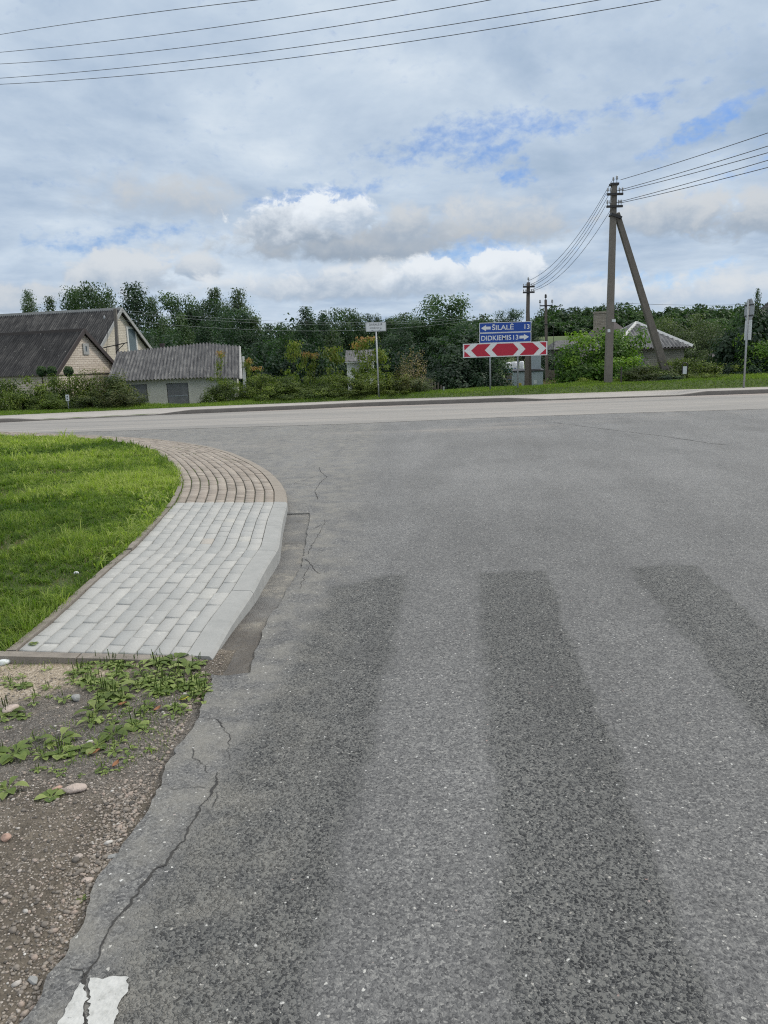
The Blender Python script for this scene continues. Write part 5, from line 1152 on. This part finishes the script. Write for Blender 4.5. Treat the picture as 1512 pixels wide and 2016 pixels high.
a = A(832, 776, 33.2); b = A(874, 778, 32.4); g = Hs(a.x, 33); e = empty('picket_fence', (a.x, a.y, g), 'short run of grey old pickets going down beside the dark shrubs', 'fence')
for k in range(9):
    t = k/8; p = a.lerp(b, t)-a; mb = MB(); h = 1.05-.55*t+random.uniform(-.05, .05); mb.bar((p.x, p.y, -.1), (p.x+random.uniform(-.04, .04), p.y, h), .075, .06, .03, .03); mb.build('picket', M['wood'], e)
mb = MB(); mb.bar((0, .04, .7), (b.x-a.x, b.y-a.y+.04, .2), .06, .06, .03, .03); mb.build('rail', M['wood'], e)
p = A(873.5, 778, 31.4); g = Hs(p.x, 31.4); mb = MB(); mb.bar((0, 0, -.1), (.01, 0, A(873, 761, 31.4).z-g), .055); o = mb.build('fence_post', M['greyw']); o.location = (p.x, 31.4, g); tag(o, 'pale single stub post at the low end of the old pickets', 'post')

# ------------------------------------------------------------------ foliage
def leaves(C, size, r, tint, droop=0.0, aspect=.62, N=None):
    n = len(C)
    N = r.normal(0, 1, (n, 3)) if N is None else N+r.normal(0, .42, (n, 3))
    N /= np.linalg.norm(N, axis=1)[:, None]+1e-9
    a = r.normal(0, 1, (n, 3)); a[:, 2] -= droop; a -= (a*N).sum(1)[:, None]*N; a /= np.linalg.norm(a, axis=1)[:, None]+1e-9
    b = np.cross(N, a); b /= np.linalg.norm(b, axis=1)[:, None]; s = (size*r.uniform(.6, 1.35, n))[:, None]
    nn = np.cross(a, b)*s*.12
    V = np.stack([C-a*s*.5, C+b*s*aspect*.5+nn, C+a*s*.5, C-b*s*aspect*.5+nn], 1).reshape(-1, 3); k = np.arange(n)*4
    return V, np.stack([k, k+1, k+2, k+3], 1), np.repeat(np.clip(tint, 0, 1), 4)
def leaf_dirs(P, Q, flat=0.0):
    """leaves face out of their clump and out of the crown, and up"""
    o = P-np.array([0, 0, .35]); o /= np.linalg.norm(o, axis=1)[:, None]+1e-9; q = Q/(np.linalg.norm(Q, axis=1)[:, None]+1e-9)
    return q*.85+o*.45+np.array([0, 0, .45+flat])
def crown_pts(r, kind, n):
    """crown in a unit frame: height 0..1, half width about .5 -> list of leaf centres and clump tints"""
    P = []; T = []; Q = []  # most tints rise with height: light from above put into leaf colour
    if kind == 'birch':
        nb = 130
        for k in range(nb):
            z = r.uniform(.10, 1.0); R_ = .50*(1-z)**.85*(.38+.85*r.random())+.012; 
            if z < .22: R_ *= .7+z
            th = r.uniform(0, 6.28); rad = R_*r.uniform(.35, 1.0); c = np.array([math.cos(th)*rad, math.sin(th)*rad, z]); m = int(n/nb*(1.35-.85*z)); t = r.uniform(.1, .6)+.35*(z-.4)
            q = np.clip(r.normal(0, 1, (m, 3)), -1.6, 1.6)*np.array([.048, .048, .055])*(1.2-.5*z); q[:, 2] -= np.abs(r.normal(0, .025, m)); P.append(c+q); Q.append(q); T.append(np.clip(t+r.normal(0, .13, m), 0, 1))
    elif kind == 'broad':
        nb = 88
        lob = [np.array([r.uniform(-.26, .26), r.uniform(-.26, .26), r.uniform(.22, .78)]) for _ in range(9)]+[np.array([0, 0, .55]), np.array([0, 0, .3])]
        for k in range(nb):
            l = lob[k % len(lob)]; d = r.normal(0, 1, 3); d /= np.linalg.norm(d); rr = r.uniform(.14, .27); c = l+d*rr*np.array([1, 1, .95]); c[2] = np.clip(c[2], .06, 1.0); m = int(n/nb)
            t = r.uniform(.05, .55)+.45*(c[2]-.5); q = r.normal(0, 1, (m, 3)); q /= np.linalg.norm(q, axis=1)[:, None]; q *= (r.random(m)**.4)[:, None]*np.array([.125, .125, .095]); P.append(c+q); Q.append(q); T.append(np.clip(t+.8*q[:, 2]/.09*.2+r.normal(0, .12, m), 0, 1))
    elif kind == 'bush':
        nb = 34
        for k in range(nb):
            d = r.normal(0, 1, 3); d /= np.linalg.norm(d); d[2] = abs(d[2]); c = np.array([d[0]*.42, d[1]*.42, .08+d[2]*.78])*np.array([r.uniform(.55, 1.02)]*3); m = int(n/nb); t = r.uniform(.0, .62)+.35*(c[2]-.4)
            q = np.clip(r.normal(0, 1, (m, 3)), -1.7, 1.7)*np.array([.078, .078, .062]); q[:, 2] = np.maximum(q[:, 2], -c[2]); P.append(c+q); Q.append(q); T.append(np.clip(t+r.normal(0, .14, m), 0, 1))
    elif kind == 'shaggy':
        nb = 70
        for k in range(nb):
            th = r.uniform(0, 6.28); rad = .42*r.random()**.6; L = r.uniform(.5, 1.0)*(1-.4*rad); m = int(n/nb); u = r.random(m)**.7; o = np.array([math.cos(th)*rad*.5, math.sin(th)*rad*.5, 0]); e_ = np.array([math.cos(th)*rad*1.1, math.sin(th)*rad*1.1, L])
            q = o+(e_-o)*u[:, None]+r.normal(0, .03, (m, 3)); q[:, 2] = np.maximum(q[:, 2], 0); P.append(q); Q.append(q-o*.6); T.append(np.clip(r.uniform(.1, .5)+.35*u+r.normal(0, .13, m), 0, 1))
    elif kind == 'ball':
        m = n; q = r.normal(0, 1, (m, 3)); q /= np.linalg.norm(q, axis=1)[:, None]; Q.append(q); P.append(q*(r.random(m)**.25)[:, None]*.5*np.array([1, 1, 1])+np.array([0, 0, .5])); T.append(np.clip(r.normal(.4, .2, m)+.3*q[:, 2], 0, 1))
    elif kind == 'spire':     # young maple: tiers along a leader
        for k in range(26):
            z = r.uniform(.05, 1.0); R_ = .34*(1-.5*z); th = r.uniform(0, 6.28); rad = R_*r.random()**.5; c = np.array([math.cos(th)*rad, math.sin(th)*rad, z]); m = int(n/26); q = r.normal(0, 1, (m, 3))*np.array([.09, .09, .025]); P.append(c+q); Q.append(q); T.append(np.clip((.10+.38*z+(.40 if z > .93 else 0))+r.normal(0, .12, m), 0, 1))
    P = np.concatenate(P); T = np.concatenate(T); Q = np.concatenate(Q); k = (np.hypot(P[:, 0], P[:, 1]) < 1.02*np.percentile(np.hypot(P[:, 0], P[:, 1]), 99.2)) & (P[:, 2] < np.percentile(P[:, 2], 99.7)); P, T, Q = P[k], T[k], Q[k]; w = np.percentile(np.abs(P[:, :2]), 98); P[:, :2] *= .5/w; P[:, 2] /= np.percentile(P[:, 2], 99.4); P[:, 2] = np.maximum(P[:, 2], .0)
    return P, T, leaf_dirs(P, Q)
def trunk_mesh(r, kind, hgt, wid):
    mb = MB(); top = .9 if kind in ('birch', 'spire') else .62; r0 = {'birch': .016, 'broad': .03, 'spire': .012}.get(kind, .014)*hgt
    pts = [Vector((r.normal(0, .012)*hgt*u, r.normal(0, .012)*hgt*u, hgt*top*u-.25*(u == 0))) for u in np.linspace(0, 1, 6)]; mb.tube(pts, [r0*(1-.8*u) for u in np.linspace(0, 1, 6)], 7)
    for k in range(9 if kind == 'broad' else 7):
        u = r.uniform(.3, .9); b = pts[0].lerp(pts[-1], u); th = r.uniform(0, 6.28); L = wid*r.uniform(.25, .4)*(1.1-u*.6); e_ = b+Vector((math.cos(th)*L, math.sin(th)*L, hgt*r.uniform(.08, .2))); mb.tube([b, b.lerp(e_, .5)+Vector((0, 0, .02*hgt)), e_], [r0*.45*(1.1-u), r0*.3*(1.1-u), r0*.1], 5)
    return mb
PROTO = {}
def proto(kind, var, n, hgt, wid, leafsize, lm, bm_, droop=0.0):
    """one crown and one trunk mesh of real size, shared by copies"""
    key = (kind, var, lm)
    if key in PROTO: return PROTO[key]
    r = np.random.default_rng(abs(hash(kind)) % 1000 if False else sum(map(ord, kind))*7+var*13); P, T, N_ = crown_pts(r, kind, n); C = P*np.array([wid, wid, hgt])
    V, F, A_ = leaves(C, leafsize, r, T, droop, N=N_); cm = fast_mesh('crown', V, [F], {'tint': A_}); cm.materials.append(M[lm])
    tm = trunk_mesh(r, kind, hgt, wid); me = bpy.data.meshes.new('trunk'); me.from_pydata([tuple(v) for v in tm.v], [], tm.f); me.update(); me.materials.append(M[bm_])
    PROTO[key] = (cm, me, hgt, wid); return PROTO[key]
def plant(name, label, cat, px, ptop, Y, wpx, pr, group=None, rz=None, parts=('crown', 'trunk'), lift=0.0):
    cm, tm, h0, w0 = pr; t_ = A(px, ptop, Y); g = Hs(t_.x, Y)-.05; h = max(.2, t_.z-g); w = wpx*Y/FPX
    e = empty(name, (t_.x, Y, g), label, cat, random.uniform(0, 6.28) if rz is None else rz, group); e.scale = (w/w0, w/w0, h/h0)
    for n_, me in zip(parts, (cm, tm)):
        o = bpy.data.objects.new(n_, me); COL.objects.link(o); o.parent = e
    return e
B = [proto('birch', v, 9000, 12, 8.2, .27, 'l_birch', 'birchbark', .5) for v in range(4)]
BD = [proto('birch', v, 9000, 12, 8.2, .27, 'l_dark', 'birchbark', .5) for v in range(2)]
O = [proto('broad', v, 12000, 9, 9, .28, 'l_broad', 'bark') for v in range(4)]
OD = [proto('broad', v, 12000, 9, 9, .28, 'l_dark', 'bark') for v in range(4)]
OF = [proto('broad', v, 9000, 5, 5, .13, 'l_fruit', 'bark') for v in range(2)]
OP = [proto('broad', v, 7000, 7, 7, .2, 'l_pale', 'bark') for v in range(1)]
SB = [proto('bush', v, 5200, 1.6, 2.0, .085, 'l_bush', 'bark') for v in range(4)]
SR = [proto('bush', v, 5200, 1.6, 2.0, .085, 'l_rust', 'bark') for v in range(2)]
SD = [proto('bush', v, 7000, 3, 3, .15, 'l_dark', 'bark') for v in range(3)]
SV = [proto('bush', v, 8000, 3, 3.4, .15, 'l_vine', 'bark') for v in range(3)]
SH = [proto('shaggy', v, 4200, 1.6, 1.6, .075, 'l_bush', 'bark') for v in range(2)]
SHR = [proto('shaggy', v, 4200, 1.6, 1.6, .075, 'l_rust', 'bark') for v in range(2)]
SP = [proto('shaggy', v, 3000, 1.4, 1.4, .07, 'l_pale', 'bark') for v in range(1)]
SW = [proto('shaggy', v, 1600, 1.6, 1.4, .07, 'straw', 'bark') for v in range(2)]
SY = [proto('bush', v, 2600, 1.2, 1.4, .085, 'l_yel', 'bark') for v in range(1)]
MP = [proto('spire', v, 1300, 2.6, 1.6, .13, 'l_maple', 'bark') for v in range(3)]
BALL = [proto('ball', v, 700, 1, 1, .2, 'l_broad', 'bark') for v in range(1)]

GB = 'trees of the wood behind the left houses'
LEFT = [(55, 576, 96, 60, B[0], 'thin birch top poking out far left above the house ridge'), (97, 588, 96, 75, B[1], 'low rounded birch top beside the far left birch above the ridge'), (152, 572, 92, 95, B[2], 'bushy birch crown above the middle of the house ridge'),
 (184, 568, 90, 90, O[0], 'dense round topped tree beside the bushy birch above the ridge'), (214, 574, 92, 60, B[3], 'slim tree just left of the gable peak'), (264, 562, 80, 120, BD[0], 'tall dark pointed tree rising directly behind the gable peak'),
 (298, 590, 84, 80, B[1], 'shorter birch at the right flank of the tall pointed tree'), (352, 582, 84, 90, O[1], 'broad tree at the left end of the group over the garage'), (385, 592, 82, 85, OD[0], 'dark rounded tree between birches over the garage'),
 (423, 570, 86, 75, B[2], 'slender high birch over the right half of the garage'), (467, 572, 80, 80, B[0], 'lone drooping birch rising highest at the right of the wood'), (322, 628, 66, 75, B[3], 'low young birch showing a pale trunk beside the house roof'),
 (356, 622, 64, 80, B[1], 'low leafy birch right above the garage ridge'), (442, 612, 72, 95, OD[1], 'dark middle height tree beneath the slender birch'), (500, 626, 72, 90, B[2], 'half height tree right of the drooping birch'),
 (528, 640, 66, 80, BD[1], 'low dark tree at the right end of the left wood'), (404, 636, 62, 90, BD[0], 'low dark birch over the garage roof bend'), (290, 650, 60, 90, OD[2], 'low dark tree touching the gable rake'), (476, 650, 60, 90, OD[3], 'low dark spreading tree over the garage end')]
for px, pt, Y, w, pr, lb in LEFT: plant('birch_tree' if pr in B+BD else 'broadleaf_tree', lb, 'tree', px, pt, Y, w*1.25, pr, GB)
GM = 'trees behind the hedge in the middle'
MID = [(601, 608, 64, 100, BD[1], 'large dark cone shaped tree in the gap behind the small maples'), (572, 638, 68, 70, O[2], 'rounded tree at the left shoulder of the cone shaped tree'), (632, 620, 70, 70, OD[0], 'dark round tree at the right shoulder of the cone shaped tree'),
 (682, 611, 82, 85, O[3], 'round topped oak behind the cottage roof'), (722, 622, 84, 55, OD[1], 'narrow tree directly behind the street name plate'), (655, 650, 62, 80, B[3], 'lower lighter tree in front of the round oak'),
 (776, 619, 84, 75, O[0], 'flat topped tree right of the street name plate'), (845, 588, 64, 130, O[1], 'tallest broad oak at the centre of the picture'), (895, 622, 60, 100, OD[2], 'sloping shoulder tree right of the tallest oak'), (803, 640, 62, 100, OD[3], 'dark tree under the left side of the tallest oak'),
 (760, 660, 58, 90, OD[0], 'low dark tree behind the street sign post'), (994, 611, 100, 62, OD[1], 'far round tree showing above the blue sign'), (955, 640, 80, 70, O[2], 'tree filling in left of the blue sign'), (1030, 640, 90, 60, OD[3], 'small far tree beside the twin legged pole')]
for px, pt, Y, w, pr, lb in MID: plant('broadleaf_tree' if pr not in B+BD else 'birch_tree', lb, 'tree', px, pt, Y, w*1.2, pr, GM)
for px, pt, Y, w, pr, lb in [(870, 668, 40, 120, SD[0], 'dark large shrub left of the sign posts, its left half'), (925, 652, 38, 130, SD[1], 'highest dark shrub directly left of the blue sign'), (955, 690, 36, 90, SD[2], 'dark shrub behind the left sign post'), (905, 700, 36, 110, SD[0], 'low dark shrub at the foot of the highest shrub'),
                             (1078, 690, 62, 70, SD[1], 'small dark shrub left of the thin dark pole'), (1122, 680, 64, 60, SD[2], 'round dark shrub below the barn roof'), (1062, 715, 60, 40, SD[0], 'low dark shrub right of the cabinet')]:
    plant('shrub', lb, 'shrub', px, pt, Y, w*1.15, pr, 'dark shrubs behind the signs', parts=('foliage', 'stem'))
# front hedges
for px, pt, Y, w, pr, lb in [(14, 748, 30.6, 78, SB[0], 'yellow green hedge bush at the far left picture edge'), (62, 744, 30.6, 78, SB[1], 'hedge bush under the first clipped ball'), (104, 741, 30.9, 74, SB[2], 'hedge bush with white flowers left of the little plate'), (150, 740, 31.2, 76, SB[3], 'loose bush right of the little white plate'),
   (190, 728, 31.2, 84, SHR[0], 'tall spiky reddish bush before the shed gable'), (224, 742, 30.8, 92, SR[0], 'rusty tinted bush at the garage corner'), (40, 772, 29.9, 70, SB[3], 'low front hedge bush second from the left picture edge'), (96, 776, 30.0, 64, SB[0], 'low front hedge bush left of the little plate'),
   (180, 772, 30.0, 76, SR[1], 'low dark bush between the little plate and the garage corner'), (240, 768, 30.0, 78, SHR[1], 'low spiky bush reaching in front of the left garage door')]:
    plant('hedge_bush', lb, 'bush', px, pt, Y, w*1.1, pr, 'bushes of the left hedge', parts=('foliage', 'stem'))
for px, pt, lb in ((82, 723, 'first of the three clipped green balls from the left'), (102, 722, 'middle one of the three clipped green balls'), (135, 724, 'clipped green ball standing apart right of the other two')):
    Y = 31.5; c = A(px, 733, Y); g = Hs(c.x, Y); e = empty('topiary', (c.x, Y, g), lb, 'topiary', 0, 'clipped balls over the left hedge'); s_ = 17*Y/FPX
    o = bpy.data.objects.new('crown', BALL[0][0]); COL.objects.link(o); o.parent = e; o.scale = (s_, s_, s_*1.15); o.location = (0, 0, c.z-g-s_*.5)
    mb = MB(); mb.tube([(0, 0, -.1), (0, 0, c.z-g-s_*.3)], .03, 6); mb.build('stem', M['bark'], e)
for px, pt, Y, w, pr, lb in [(424, 744, 31.2, 56, SB[1], 'bush in front of the garage wall'), (455, 750, 31.2, 48, SB[2], 'bush beside the white garage pier'), (512, 738, 31.6, 70, SB[3], 'hedge bush right of the white garage pier'), (556, 742, 31.4, 70, SB[0], 'hedge bush under the leftmost tall maple'), (598, 744, 31.6, 66, SB[1], 'hedge bush below the twin small maples'),
   (640, 742, 31.4, 70, SB[2], 'hedge bush below the right hand maple'), (684, 738, 31.6, 70, SB[3], 'hedge bush in front of the cottage'), (722, 736, 31.4, 66, SH[1], 'shaggy hedge bush left of the street sign post'), (766, 734, 31.8, 66, SH[0], 'shaggy hedge bush right of the street sign post'), (796, 744, 31.4, 56, SHR[0], 'shaggy brownish bush near the old pickets'),
   (822, 744, 31.6, 54, SP[0], 'pale whitish bush beside the old pickets'), (535, 760, 30.8, 60, SB[2], 'low front bush left of the maples'), (620, 762, 30.8, 70, SB[3], 'low front bush under the maples'), (575, 764, 30.7, 60, SB[1], 'low front bush below the leftmost tall maple'), (665, 764, 30.8, 60, SB[0], 'low front bush left of the street sign'), (705, 766, 30.8, 56, SB[2], 'low front bush nearest the street sign post on its left'), (775, 764, 30.9, 60, SH[1], 'low front shaggy bush right of the street sign post')]:
    plant('hedge_bush', lb, 'bush', px, pt, Y, w*1.15, pr, 'bushes of the middle hedge', parts=('foliage', 'stem'))
for px, pt, Y, w, pr, lb in [(432, 692, 32.2, 26, MP[0], 'thin young maple with red tip in front of the garage roof'), (576, 672, 33.5, 36, MP[1], 'leftmost tall yellow green maple with orange top in the middle hedge'), (602, 694, 33.2, 22, MP[2], 'left one of the twin small orange tipped maples'), (617, 696, 33.2, 22, MP[0], 'right one of the twin small orange tipped maples'),
   (652, 684, 33.6, 48, MP[1], 'bushier maple with orange crown left of the cottage'), (722, 664, 32.6, 52, MP[2], 'large maple with orange top just behind the street sign post'), (706, 676, 32.8, 40, MP[0], 'maple in front of the cottage roof'), (487, 706, 33.6, 22, MP[2], 'small reddish maple just right of the garage end'), (745, 690, 32.8, 40, MP[1], 'green maple right of the street sign post'), (505, 722, 32.6, 26, MP[0], 'low pale maple sprout right of the garage')]:
    plant('young_maple', lb, 'sapling', px, pt, Y, w*1.12, pr, 'young maples in the hedge')
for px, pt, Y, w, lb, v in ((812, 690, 32.6, 50, 'dry brown weed stalks standing behind the pale bush', 0), (792, 712, 32.2, 34, 'shorter dry brown weed stalks left of the taller ones', 1)): plant('dry_weed', lb, 'weed', px, pt, Y, w, SW[v], 'dry stalks by the old pickets', parts=('foliage', 'stem'))
# right side
for px, pt, Y, w, pr, lb in [(1170, 656, 35.0, 130, SV[0], 'big bright green leafy bush left of the tall pole'), (1228, 649, 35.5, 96, SV[1], 'bright green leafy bush right behind the tall pole'), (1150, 704, 34.4, 80, SV[2], 'lower left lobe bush of the bright green leafy clump'), (1215, 706, 33.6, 100, SV[0], 'bright leafy bush at the foot of the tall pole')]:
    plant('leafy_bush', lb, 'bush', px, pt, Y, w*1.15, pr, 'bright green bushes by the tall pole', parts=('foliage', 'stem'))
plant('yellow_bush', 'small yellow green bush low at the left of the tall pole foot', 'bush', 1150, 744, 32.2, 40, SY[0], parts=('foliage', 'stem'))
plant('yellow_bush', 'small yellow green bush right of the tall pole foot', 'bush', 1218, 746, 32.0, 30, SY[0], parts=('foliage', 'stem'))
for px, pt, Y, w, pr, lb in [(1262, 722, 32.0, 70, SR[0], 'brownish green bush right of the thin dark post'), (1300, 712, 32.4, 84, SB[1], 'yellow green bush at the foot of the leaning strut'), (1330, 708, 33.0, 70, SB[2], 'bush left behind the hooped stand'), (1368, 706, 33.2, 80, SB[3], 'bush right of the hooped stand'), (1405, 716, 33.0, 70, SH[0], 'shaggy bush below the lean-to'), (1278, 736, 31.5, 60, SR[1], 'low dark bush before the strut foot'), (1318, 738, 31.4, 56, SD[1], 'low black green bush left of the hooped stand'), (1430, 722, 32.6, 60, SD[2], 'dark bush left of the stop sign post'), (1385, 734, 31.6, 50, SH[1], 'low feathery bush right of the hooped stand'), (1415, 738, 31.5, 50, SB[0], 'low bush left of the stop sign post')]:
    plant('shrub', lb, 'shrub', px, pt, Y, w*1.15, pr, 'bushes below the bungalow', parts=('foliage', 'stem'))
for px, pt, Y, w, pr, lb in [(1345, 622, 50, 120, OF[0], 'large speckled fruit tree behind the right end of the pyramid roof'), (1400, 640, 46, 90, OF[1], 'fruit tree between the bungalow and the stop sign'), (1300, 632, 58, 80, OF[1], 'fruit tree behind the bungalow roof'), (1410, 634, 62, 70, OP[0], 'pale willow like tree beyond the fruit trees'), (1440, 628, 60, 60, O[2], 'green tree left of the stop sign plate'), (1395, 690, 42, 60, OF[0], 'low fruit tree over the lean-to')]:
    plant('fruit_tree' if pr in OF else 'broadleaf_tree', lb, 'tree', px, pt, Y, w*1.15, pr, 'garden trees by the bungalow')
for px, pt, Y, w, pr, lb in [(1492, 602, 34.5, 120, SD[0], 'dark high hedge tree at the right picture edge'), (1455, 652, 35.0, 70, SD[1], 'dark hedge tree right behind the stop sign post'), (1500, 660, 33.2, 90, SV[2], 'fresh green shrub low at the right picture edge'), (1540, 590, 35, 110, SD[2], 'dark hedge tree cut by the right picture edge'), (1475, 700, 33, 80, SD[2], 'dark shrub at the foot of the stop sign')]:
    plant('hedge_tree', lb, 'shrub', px, pt, Y, w*1.15, pr, 'dark hedge at the right', parts=('foliage', 'stem'))
plant('sapling', 'thin feathery sapling top above the hedge right of the stop sign', 'sapling', 1492, 574, 34.2, 44, B[1], parts=('crown', 'trunk'))

# undergrowth behind the hedges and the far hill wood: masses nobody could count
def mass(name, label, spots, kind, n, leafsize, lm, sd, cat):
    Vs, Fs, As = [], [], []; o = 0; r = np.random.default_rng(sd); base = [crown_pts(r, kind, n) for _ in range(5)]
    for k, (px, pt, Y, wpx) in enumerate(spots):
        t_ = A(px, pt, Y); g = Hs(t_.x, Y)-.1; h = max(.4, t_.z-g); w = wpx*Y/FPX; P, T, N_ = base[k % 5]; th = r.uniform(0, 6.28); c, s_ = math.cos(th), math.sin(th)
        P2 = np.stack([(P[:, 0]*c-P[:, 1]*s_)*w+t_.x, (P[:, 0]*s_+P[:, 1]*c)*w+Y, P[:, 2]*h+g], 1); V, F, A_ = leaves(P2, leafsize, r, T+r.normal(0, .12), N=np.stack([N_[:, 0]*c-N_[:, 1]*s_, N_[:, 0]*s_+N_[:, 1]*c, N_[:, 2]], 1)); Vs.append(V); Fs.append(F+o); As.append(A_); o += len(V)
    me = fast_mesh(name, np.concatenate(Vs), [np.concatenate(Fs)], {'tint': np.concatenate(As)}); tag(link(name, me, None, M[lm]), label, cat, kind='stuff')
r = np.random.default_rng(55)
spots = [(px, 690+r.uniform(-22, 15), r.uniform(48, 58), r.uniform(60, 90)) for px in range(240, 900, 22)]
mass('undergrowth', 'dark undergrowth filling the gap between the hedges and the wood', spots, 'bush', 1500, .24, 'l_dark', 56, 'undergrowth')
spots = []
for px in range(1060, 1640, 13):
    for row in range(3):
        Y = 175+row*55+r.uniform(-18, 18); top_ = np.interp(px, [1060, 1100, 1140, 1180, 1240, 1300, 1340, 1400, 1480, 1640], [618, 602, 608, 602, 600, 608, 600, 602, 606, 600])
        spots.append((px+r.uniform(-6, 6), top_+r.uniform(-4, 10)+(2-row)*13, Y, r.uniform(34, 58)))
for px in range(1050, 1300, 16): spots.append((px, 640+r.uniform(-8, 10), r.uniform(150, 170), r.uniform(30, 50)))
mass('hill_wood', 'broadleaf wood covering the low hill behind the right houses', spots, 'broad', 1100, .85, 'l_broad', 57, 'wood')
spots = [(px, 640+r.uniform(-12, 14), r.uniform(110, 150), r.uniform(60, 100)) for px in range(-200, 1000, 26)]
mass('far_wood', 'dark wood closing the view behind the middle and left trees', spots, 'broad', 900, .7, 'l_dark', 58, 'wood')
